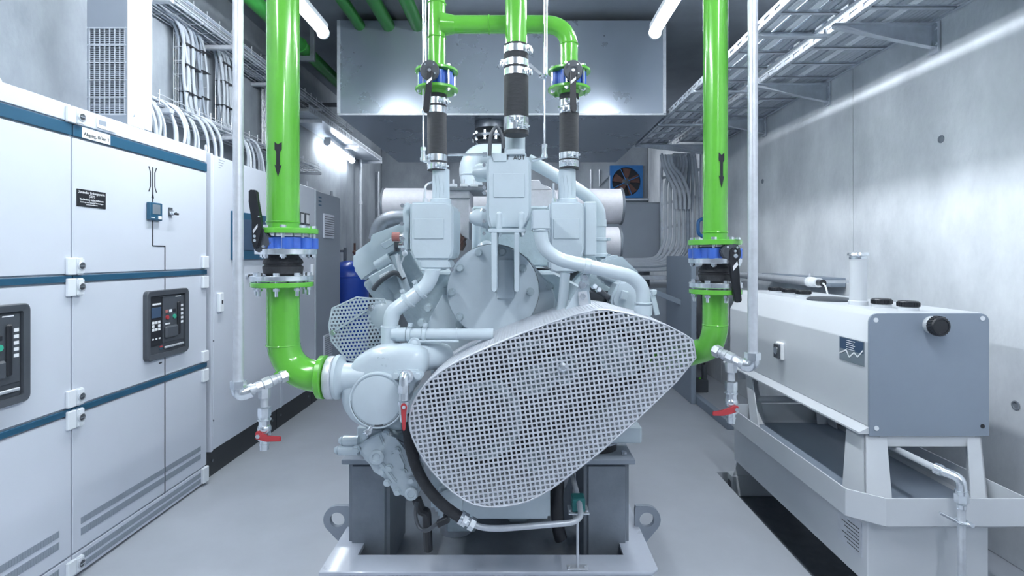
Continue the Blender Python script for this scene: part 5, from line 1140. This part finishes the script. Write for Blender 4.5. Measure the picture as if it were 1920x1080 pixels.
mb = MB(); mb.pp([(786,488), (842,488), (846,504), (790,504)], Yh-.01, .16, .006, 2); mb.pp([(788,504), (826,504), (826,508), (788,508)], Yh-.02, .18, .002); obj('lower_outlet', mb, ENG, hl)
mb = MB(); mb.box(W(1096, 480, Yh+.02), W(1108, 385, Yh+.2), .006); obj('side_flange', mb, ENG, hr)
mb = MB(); mb.pp([(1030,488), (1092,488), (1092,500), (1078,512), (1040,512), (1030,505)], Yh, .2, .008, 2); obj('lower_outlet', mb, ENG, hr)
mb = MB()
for px, py in ((756,386), (755,420), (757,448), (848,505), (757,468)): q = W(px, py, Yh+.03); mb.hex(q, q-Vector((0,.02,0)), .009)
obj('housing_bolts', mb, ZINC, hl)
mb = MB(); q = W(797, 372, Yh+.08); mb.tube([q-Vector((0,0,.02)), q+Vector((0,0,.06)), q+Vector((.04,.03,.08))], .005, 8, fil=.02); mb.hex(q-Vector((0,0,.02)), q, .012); obj('vent_fitting', mb, GALV, hl)
mb = MB(); q = W(1038, 380, Yh+.06); mb.cyl(q-Vector((0,0,.01)), q+Vector((0,0,.085)), .004, n=8); mb.hex(q, q+Vector((0,0,.018)), .010); obj('vent_fitting', mb, ZINC, hr)
# pipes
def pclamp(parent, p, d, r, w_=.018, bolt=(0,0,1)):
    p = Vector(p); d = Vector(d).normalized(); mb = MB(); mb.lathe(p-d*w_/2, d, [(r+.001,0), (r+.006,.002), (r+.006,w_-.002), (r+.001,w_)], 26)
    b = Vector(bolt).normalized(); q = p+b*(r+.010); t = d.cross(b).normalized(); mb.obox(q-t*.010-b*.006, q-t*.010+b*.010, .014, .006, up=t); mb.obox(q+t*.010-b*.006, q+t*.010+b*.010, .014, .006, up=t); mb.cyl(q-t*.022, q+t*.022, .005, n=8); return obj('pipe_clamp', mb, ENG, parent)
Yq = 2.22
mb = MB(); P = [W(811, 506, Yq), W(808, 530, Yq), W(770, 560, Yq-.02), W(735, 585, Yq-.04), W(732, 610, Yq-.05), W(732, 660, Yq-.06)]; mb.tube(P, .031, 24, fil=.09, steps=8); p1 = E('coolant_pipe', mb)
mb = MB(); mb.cyl(W(732, 612, Yq-.05), W(732, 655, Yq-.06), .038, n=26); mb.tor(W(732, 612, Yq-.05), (0,0,1), .036, .004, 26, 6); obj('pipe_sleeve', mb, ENG, p1)
pclamp(p1, W(788, 546, Yq-.01), W(770,560,Yq)-W(808,530,Yq), .032, bolt=(-.5,0,.8)); pclamp(p1, W(765, 563, Yq-.02), W(770,560,Yq)-W(808,530,Yq), .032, bolt=(-.5,0,.8))
mb = MB(); mb.tube([W(735, 627, 2.14), W(925, 627, 2.14)], .0235, 22); p2 = E('coolant_pipe', mb); mb = MB(); mb.cyl(W(744, 627, 2.14), W(762, 627, 2.14), .028, n=22); obj('pipe_sleeve', mb, ENG, p2); mb = MB(); mb.cyl(W(855, 627, 2.14), W(858, 627, 2.14), .026, n=22); obj('pipe_sleeve', mb, ENG, p2)
pclamp(p2, W(767, 627, 2.14), (1,0,0), .0245, bolt=(.1,0,1)); pclamp(p2, W(796, 627, 2.14), (1,0,0), .0245, bolt=(.1,0,1))
mb = MB(); mb.tube([W(775, 640, 2.12), W(860, 640, 2.12)], .006, 8); mb.sphere(W(777, 645, 2.12), .018, 12); mb.tor(W(777, 645, 2.12), (0,1,0), .02, .007, 16, 6); E('small_line', mb)
Yw = 2.12
mb = MB(); P = [W(1014, 428, Yw), W(1016, 462, Yw), W(1045, 486, Yw), W(1120, 503, Yw), W(1185, 518, Yw), W(1206, 540, Yw), W(1206, 580, Yw)]; mb.tube(P, .0275, 24, fil=.10, steps=8); p3 = E('bypass_pipe', mb)
mb = MB(); mb.pp([(998,393), (1031,393), (1031,430), (998,430)], Yw-.03, .20, .004, 2); bx = E('square_outlet', mb)
mb = MB(); mb.tor(W(1014, 432, Yw), (0,0,1), .029, .004, 24, 6); obj('pipe_collar', mb, ENG, p3)
mb = MB(); mb.tor(W(1206, 568, Yw), (0,0,1), .031, .004, 24, 6); mb.cyl(W(1206, 572, Yw), W(1206, 590, Yw), .035, n=24); obj('pipe_collar', mb, ENG, p3)
mb = MB(); mb.tube([W(1060, 512, 2.25), W(1056, 560, 2.25), W(1050, 600, 2.25)], .021, 18); E('vertical_pipe', mb)
# bracket by the guard
mb = MB(); mb.pp([(1047,600), (1090,532), (1088,512), (1104,508), (1104,540), (1113,600)], 2.17, .012, .002); k = E('guard_bracket', mb)
mb = MB(); mb.lathe(W(1101, 498, Yw)-Vector((.011,0,0)), (1,0,-.15), [(.0285,0), (.031,.001), (.031,.021), (.0285,.022)], 24); mb.pp([(1094,505), (1108,505), (1105,535), (1090,530)], 2.15, .01, .002); obj('pipe_strap', mb, ENG, k)
mb = MB(); mb.pp([(1084,548), (1100,545), (1104,572), (1112,572), (1112,577), (1098,580), (1086,572)], 2.15, .006, .001); obj('angle_tab', mb, GALV, k)
for px, py in ((1096,520), (1092,534), (1092,555)): obj('bracket_bolt', bolts(MB(), [W(px, py, 2.155)], .0095, .014), ZINC, k)
# diagonal pipe at the back right
Yd = 2.75
mb = MB(); P = [W(990, 300, Yd), W(1048, 332, Yd), W(1102, 368, Yd), W(1124, 392, Yd), W(1124, 480, Yd)]; mb.tube(P, .033, 24, fil=.14, steps=8); p4 = E('crossover_pipe', mb)
mb = MB(); mb.cyl(W(1124, 412, Yd), W(1124, 425, Yd), .037, n=24); obj('pipe_sleeve', mb, ENG, p4); mb = MB(); mb.cyl(W(1124, 452, Yd), W(1124, 478, Yd), .036, n=24); obj('pipe_sleeve', mb, ENG, p4)
pclamp(p4, W(1124, 449, Yd), (0,0,1), .035, bolt=(1,-.1,0)); pclamp(p4, W(1124, 479, Yd), (0,0,1), .035, bolt=(1,-.1,0))
mb = MB(); mb.obox(W(1140, 500, 2.7), W(1105, 440, 2.9), .06, .03); E('rear_plate', mb, ENGD)
# right bank front details
mb = MB(); mb.pp([(1145,560), (1160,528), (1205,520), (1222,560), (1222,600), (1190,606), (1150,585)], 2.30, .14, .012, 3); rb = E('bank_end_cover', mb)
mb = MB(); mb.obox(W(1168, 562, 2.29), W(1172, 545, 2.29), .03, .03, bev=.004); obj('cast_rib', mb, ENG, rb)
mb = MB(); mb.pp([(1118,500), (1165,520), (1158,545), (1130,530)], 2.45, .12, .012, 2); mb.tube([W(1122, 512, 2.44), W(1160, 526, 2.44)], .022, 14); E('head_side', mb)
mb = MB(); mb.obox(W(1222, 548, 2.3), W(1232, 590, 2.3), .02, .02); mb.pp([(1222,545), (1232,543), (1232,552), (1224,556)], 2.28, .05, .003); E('corner_clip', mb)
mb = MB(); 
mb.tube([W(1110, 540, 2.4), W(1128, 548, 2.36), W(1150, 566, 2.36)], .013, 10); E('fuel_hose', mb, BLK2)
for i, (px, py) in enumerate(((1112,538), (1120,544), (1147,555), (1150,567), (1128,582), (1112,580))):
    mb = MB(); q = W(px, py, 2.34); mb.hex(q, q+Vector((.006,-.022,.004)), .011); E('hose_fitting', mb, ZINC)
mb = MB(); mb.box(W(1105, 600, 2.45), W(1150, 545, 2.5), .006); E('dark_bracket', mb, BLK2)
# ---- water pump (volute) on the left ----
Yv = 1.985
c = W(705, 753, Yv)
n = 48
VP = [(0,.105),(20,.150),(35,.225),(47,.245),(60,.225),(78,.200),(95,.192),(115,.182),(140,.165),(165,.152),(190,.148),(215,.140),(240,.128),(265,.115),(290,.106),(325,.102),(360,.105)]
def rad(a):
    a = math.degrees(a) % 360
    for k in range(len(VP)-1):
        if a <= VP[k+1][0]: t = (a-VP[k][0])/(VP[k+1][0]-VP[k][0]); t = t*t*(3-2*t); return VP[k][1]+(VP[k+1][1]-VP[k][1])*t
    return .105
def vol(k, y): return [Vector((c.x+(.09+(rad(2*PI*i/n)-.09)*k)*math.cos(2*PI*i/n), y, c.z+(.09+(rad(2*PI*i/n)-.09)*k)*math.sin(2*PI*i/n))) for i in range(n)]
mb = MB(); mb.loft([vol(.85, Yv+.20), vol(.97, Yv+.16), vol(1.0, Yv+.11), vol(.985, Yv+.075), vol(.93, Yv+.052), vol(.82, Yv+.040), vol(.55, Yv+.033), vol(.1, Yv+.03)]); wpmp = E('water_pump', mb, ang=60)
mb = MB(); mb.lathe((c.x, Yv+.04, c.z), (0,-1,0), [(.106,0), (.106,.024), (.103,.030), (.098,.030), (.096,.026), (.092,.026), (.090,.030), (.088,.031), (.0,.0312)], 64); obj('pump_cover', mb, ENG, wpmp)
mb = MB(); mb.tor((c.x, Yv+.0115, c.z), (0,1,0), .0975, .0016, 40, 6, PI*.12, PI*1.0)
obj('cover_groove', mb, BLK2, wpmp)
mb = MB(); mb.tor((c.x, Yv+.0125, c.z), (0,1,0), .0925, .0026, 10, 6, PI*.42, PI*.53); obj('groove_notch', mb, BLK2, wpmp)
xq = wp_(614, 2.045)
mb = MB(); mb.lathe((xq+.004, 2.045, wz(708, 2.045)), (1,0,0), [(.080,0), (.082,.004), (.082,.024), (.078,.028)], 36); obj('inlet_flange', mb, GALV, wpmp)
mb = MB(); mb.lathe((xq+.030, 2.06, wz(708, 2.05)), (1,0,0), [(.084,0), (.086,.004), (.084,.016), (.066,.022), (.055,.034), (.052,.12)], 36); obj('inlet_neck', mb, ENG, wpmp)
mb = MB(); mb.tube([W(770, 676, Yv+.13), W(800, 668, Yv+.16), W(830, 668, Yv+.25)], .055, 22, fil=.06); obj('outlet_horn', mb, ENG, wpmp)
mb = MB(); mb.box(W(712, 660, Yv+.06), W(752, 648, Yv+.18), .008, 2); obj('outlet_foot', mb, ENG, wpmp)
def letters(s, a0, da, R, h, y):
    for i, ch in enumerate(s):
        if ch == ' ': continue
        a = a0-da*i; text(ch, h, (c.x+R*math.cos(a), y, c.z+R*math.sin(a)), PI/2, -(a-PI/2), 0, ENGD, wpmp, name='cast_letter', ext=.003)
letters('ORIEN N PPLEE', math.radians(146), math.radians(4.6), .132, .017, Yv+.036)
letters('GGL', math.radians(90), math.radians(7), .152, .016, Yv+.037); letters('NG', math.radians(84), math.radians(7), .130, .011, Yv+.034)
for px, py in ((743, 704), (784, 704)): obj('pump_bolt', bolts(MB(), [W(px, py, Yv+.02)], .0095, .016), ENG, wpmp)
mb = MB(); mb.pp([(735,700), (742,694), (785,694), (794,704), (785,716), (768,718), (752,712)], Yv+.02, .05, .006, 2); obj('flange_ear', mb, ENG, wpmp)
mb = MB(); q = W(697, 800, Yv); mb.cyl(q, q+Vector((-.018,-.01,-.026)), .009, n=12); mb.hex(q+Vector((-.008,-.005,-.012)), q+Vector((-.014,-.008,-.022)), .012); obj('drain_plug', mb, ZINC, wpmp)
# tap on the pump
Yt = Yv-.03
mb = MB(); mb.tube([W(762, 706, Yt+.04), W(757, 703, Yt), W(757, 722, Yt)], .017, 14, fil=.02); mb.cyl(W(762, 706, Yt+.05), W(762, 706, Yt+.035), .026, n=20); tp = E('tap_elbow', mb, ZINC)
mb = MB(); mb.hex(W(757, 722, Yt), W(757, 736, Yt), .021); mb.cyl(W(757, 736, Yt), W(757, 750, Yt), .018, n=16); mb.cyl(W(757, 752, Yt), W(757, 757, Yt), .022, n=16); mb.cyl(W(757, 757, Yt), W(757, 775, Yt), .019, n=8); mb.cyl(W(757, 775, Yt), W(757, 790, Yt), .014, n=12); obj('tap_body', mb, ZINC, tp)
mb = MB(); mb.pp([(751,760), (755,757), (760,758), (763,763), (761,775), (760,806), (757,809), (754,806), (752,775)], Yt-.03, .008, .002, 2); obj('red_handle', mb, RED, tp)
mb = MB(); mb.hex(W(757, 764, Yt-.036), W(757, 764, Yt-.02), .007); mb.cyl(W(757, 764, Yt-.02), W(757, 764, Yt), .006, n=8); obj('handle_nut', mb, ZINC, tp)
# lower oil pump
Yo = 2.16
mb = MB(); mb.pp([(668,832), (684,818), (718,806), (738,826), (762,835), (768,862), (790,898), (786,930), (772,945), (755,936), (742,918), (722,905), (706,880), (694,872), (676,862)], Yo, .12, .014, 3); op = E('oil_pump', mb)
mb = MB(); mb.pp([(676,850), (690,822), (712,812), (722,838), (700,868)], Yo-.012, .02, .006, 2); mb.pp([(706,870), (716,866), (745,905), (738,910)], Yo-.012, .02, .005, 2); mb.pp([(730,850), (748,842), (762,872), (760,886), (744,880)], Yo-.010, .02, .008, 2); obj('cast_panel', mb, ENG, op)
for px, py, r in ((706, 857, 14), (771, 926, 12)):
    q = W(px, py, Yo-.012); rr = r*.001*Yo
    mb = MB(); mb.lathe(q+Vector((0,.02,0)), (0,-1,0), [(rr,0), (rr,.024), (rr*.8,.028), (rr*.6,.028), (rr*.5,.022), (rr*.3,.022)], 24); obj('pump_boss', mb, ENG, op)
for px, py in ((684,816), (723,814), (745,845), (757,885), (771,900), (745,922), (726,905), (730,877), (668,842), (716,884)):
    q = W(px, py, Yo-.006); mb = MB(); mb.lathe(q+Vector((0,.02,0)), (0,-1,0), [(.016,0), (.014,.022)], 16); bolts(mb, [q-Vector((0,.002,0))], .0085, .012); obj('pump_bolt', mb, ENG, op)
for py, x0 in ((826, 638), (844, 630)):
    a = W(x0, py, Yo+.02); b = W(672, py+1, Yo+.02); mb = MB(); mb.lathe(a, (1,0,0), [(.011,-.005), (.014,0), (.017,.006), (.014,.010), (.021,.014), (.021,b.x-a.x)], 20); obj('pump_nozzle', mb, ENG, op)
mb = MB(); mb.tube([W(690, 792, 2.2), W(755, 792, 2.2)], .03, 14); mb.box(W(740, 812, 2.2), W(790, 790, 2.3), .01); E('pump_carrier', mb, ENGD)
mb = MB(); mb.tube([W(781, 935, 2.25), W(790, 958, 2.25), W(800, 960, 2.25), W(803, 1030, 2.3)], .02, 10, fil=.03); E('dark_hose', mb, BLK)
mb = MB(); mb.tube([W(781, 942, 2.2), W(778, 968, 2.16), W(786, 992, 2.14), W(800, 996, 2.12), W(820, 982, 2.10)], .008, 10, fil=.05); E('sensor_lead', mb, BLK2)
mb = MB(); mb.obox(W(820, 983, 2.10), W(842, 972, 2.10), .026, .024, bev=.003); mb.sphere(W(838, 966, 2.12), .016, 10); E('lead_connector', mb, BLK)
# black coolant hose along the guard with steel tube
mb = MB(); P = [W(762, 775, 2.16), W(766, 830, 2.14), W(785, 893, 2.12), W(825, 945, 2.10), W(866, 972, 2.10)]; mb.tube(P, .0215, 20, fil=.12, steps=8); dh = E('drain_hose', mb, RUB)
a, b = W(862, 969, 2.10), W(892, 986, 2.10)
mb = MB(); mb.cyl(a, a+(b-a)*.18, .027, n=18); mb.hex(a+(b-a)*.2, a+(b-a)*.45, .026); mb.cyl(a+(b-a)*.45, a+(b-a)*.6, .019, n=18); mb.hex(a+(b-a)*.62, a+(b-a)*.9, .026); obj('hose_fitting', mb, ZINC, dh)
mb = MB(); P = [a+(b-a)*.85, W(905, 990, 2.10), W(940, 991, 2.10), W(1075, 980, 2.12), W(1090, 968, 2.15), W(1086, 942, 2.22), W(1072, 888, 2.6)]; mb.tube(P, .0118, 14, fil=.06); dt = E('drain_tube', mb, GALV)
mb = MB(); q = W(1084, 947, 2.24); mb.box((q.x-.026, 2.22, q.z-.022), (q.x+.028, 2.28, q.z+.034), .004); obj('teal_clamp', mb, TEAL, dt)
mb = MB(); mb.box((q.x-.042, 2.21, q.z-.027), (q.x+.044, 2.29, q.z-.022), .001); mb.cyl((q.x+.035, 2.23, q.z-.022), (q.x+.035, 2.23, q.z-.014), .006, n=8); mb.cyl((q.x-.034, 2.23, q.z-.022), (q.x-.034, 2.23, q.z-.014), .006, n=8); obj('clamp_plate', mb, GALV, dt)
q = W(1083, 985, 2.27)
mb = MB(); mb.cyl((q.x, 2.27, ZS+.004), (q.x, 2.27, W(0, 972, 2.15).z), .006, n=12); mb.box((q.x-.045, 2.255, ZS+.001), (q.x+.042, 2.29, ZS+.006), .001)
for s in (-.036, .033): mb.cyl((q.x+s, 2.27, ZS+.006), (q.x+s, 2.27, ZS+.012), .005, n=8)
obj('support_rod', mb, GALV, dt)
mb = MB(); mb.tube([W(1048, 880, 2.5), W(1043, 940, 2.45), W(1048, 1000, 2.45), W(1052, 1010, 2.45)], .030, 14, fil=.08); E('black_loom', mb, BLK)
mb = MB(); mb.tube([W(800, 1000, 2.6), W(830, 1020, 2.6)], .02, 8); 
mb = MB(); mb.lathe(W(845, 940, 2.32), (0,-1,0), [(.055,0), (.055,.03), (.04,.035)], 24); mb.box(W(820, 975, 2.35), W(1030, 905, 2.42), .012, 2); E('sump_front', mb)
mb = MB(); mb.cyl(W(855, 968, 2.9)+Vector((0,0,-.35)), W(855, 968, 2.9), .09, n=24); E('oil_filter', mb, SKID)
# pulleys behind the guard
def pulley(px, py, Y_, r, dep=.05, hub=.35, m=ENGD, m2=BLK2):
    q = W(px, py, Y_); mb = MB(); mb.lathe(q+Vector((0,dep,0)), (0,-1,0), [(r,0), (r,.008), (r*.93,.012), (r*.93,dep-.012), (r,dep-.008), (r,dep), (r*.86,dep+.001), (r*.82,dep*.5), (r*hub*1.2,dep*.45), (r*hub,dep+.01), (r*hub*.6,dep+.012), (r*.1,dep+.012)], 48); o = E('belt_pulley', mb, m); return o
cpul = pulley(905, 788, 2.12, .155, .09, .5); q = W(905, 788, 2.10); mb = MB(); mb.lathe(q+Vector((0,.02,0)), (0,-1,0), [(.100,0), (.100,.02), (.085,.022), (.08,.012), (.04,.012), (.035,.03), (.0,.03)], 36); obj('pulley_hub', mb, BLK2, cpul); pulley(1058, 692, 2.16, .06, .06); pulley(1168, 660, 2.15, .10, .07); pulley(1000, 860, 2.16, .05, .05); pulley(1000, 690, 2.18, .11, .05)
mb = MB()
cs = [(W(905, 788, 2.16), .150), (W(1168, 660, 2.16), .098)]
mb = MB(); P = [W(848, 735, 2.16), W(1150, 613, 2.16), W(1212, 640, 2.16), W(1200, 700, 2.16), W(960, 846, 2.16), W(905, 865, 2.16), W(840, 830, 2.16)]
rings = []; Q = [p for p in P]+[P[0]]
for i in range(len(P)): mb.obox(Q[i], Q[i+1], .045, .008, up=(0,1,0))
E('drive_belt', mb, BLK)
mb = MB(); mb.pp([(800,720), (900,655), (1100,600), (1230,610), (1290,650), (1180,780), (1050,890), (900,920), (800,860)], 2.34, .03, .004); E('guard_back_plate', mb, STEELD)
mb = MB(); q = W(1055, 688, 1.94); mb.lathe(q, (0,-1,0), [(.016,-.01), (.016,.002), (.009,.004), (.009,.010)], 20); mb.hex(q-Vector((0,.004,0)), q-Vector((0,.014,0)), .010); gb_ = E('guard_bolt', mb, ZINC)
# ---- perforated belt guard ----
YG = 1.95; YG2 = 2.36
GO = [(766,778), (775,752), (790,727), (812,705), (850,680), (905,654), (1000,615), (1065,594), (1106,580), (1150,580), (1240,603), (1299,634), (1302,645), (1307,680), (1245,735), (1160,822), (1100,868), (1040,915), (1000,938), (960,950), (915,953), (880,946), (838,917), (800,874), (775,830), (766,800)]
poly = [(W(a, b, YG).x, W(a, b, YG).z) for a, b in GO]
# convex hull to be safe
def hull(p):
    p = sorted(set(p)); 
    def half(p):
        h = []
        for q in p:
            while len(h) > 1 and (h[-1][0]-h[-2][0])*(q[1]-h[-2][1])-(h[-1][1]-h[-2][1])*(q[0]-h[-2][0]) <= 0: h.pop()
            h.append(q)
        return h
    a = half(p); b = half(p[::-1]); return a[:-1]+b[:-1]
poly = hull(poly)
Q = []
for i in range(len(poly)):
    a, b = poly[i], poly[(i+1) % len(poly)]; Q += [(a[0]*.75+b[0]*.25, a[1]*.75+b[1]*.25), (a[0]*.25+b[0]*.75, a[1]*.25+b[1]*.75)]
poly = hull(Q)
perf_plate('belt_guard_front', poly, YG, .0176, .0054, math.radians(8), MESHM, en, th=.0015, border=.006)
# rim: the perforated band running back to the engine
mb = MB(); pl3 = ccw(poly); L = [0]
for i in range(len(pl3)): a, b = pl3[i], pl3[(i+1) % len(pl3)]; L.append(L[-1]+math.hypot(b[0]-a[0], b[1]-a[1]))
def at_s(s):
    s = s % L[-1]
    for i in range(len(pl3)):
        if s <= L[i+1]: a, b = pl3[i], pl3[(i+1) % len(pl3)]; t = (s-L[i])/(L[i+1]-L[i]); return (a[0]+(b[0]-a[0])*t, a[1]+(b[1]-a[1])*t)
    return pl3[0]
n = int(L[-1]/.0125); sp = L[-1]/n; rows = int((YG2-YG-.02)/.0165)
def rect3(s0, s1, y0, y1):
    p, q = at_s(s0), at_s(s1); mb.face([(p[0], y0, p[1]), (q[0], y0, q[1]), (q[0], y1, q[1]), (p[0], y1, p[1])])
for i in range(n):
    s = i*sp; rect3(s, s+sp, YG, YG+.010)
    for j in range(rows):
        y = YG+.010+j*.0165; rect3(s, s+sp*.42, y, y+.0165); rect3(s+sp*.42, s+sp, y, y+.0085)
    rect3(s, s+sp, YG+.010+rows*.0165, YG2)
bmesh.ops.remove_doubles(mb.bm, verts=mb.bm.verts[:], dist=2e-5)
o = obj('belt_guard_rim', mb, MESHM, en, ang=60, recalc=False); md = o.modifiers.new('s', 'SOLIDIFY'); md.thickness = .0015; md.offset = 0
# ---- left hexagon perforated guard ----
HG = [(W(a, b, 2.42).x, W(a, b, 2.42).z) for a, b in ((615,610), (622,577), (668,556), (722,560), (740,600), (740,650), (668,680), (650,676), (620,640))]
perf_plate('side_guard', hull(HG), 2.42, .0165, .0052, math.radians(4), ENG, en, th=.0015, rnd=True, stag=True, border=.008)
mb = MB(); mb.obox(W(622, 624, 2.40), W(700, 574, 2.40), .012, .008); E('guard_stay', mb)
for px, py in ((624,624), (695,578)): obj('guard_bolt', bolts(MB(), [W(px, py, 2.395)], .007, .01), ZINC, en)
mb = MB(); mb.lathe(W(722, 590, 2.46), (0,-1,0), [(.07,0), (.07,.03), (.05,.045), (.02,.05)], 28); E('round_boss', mb)
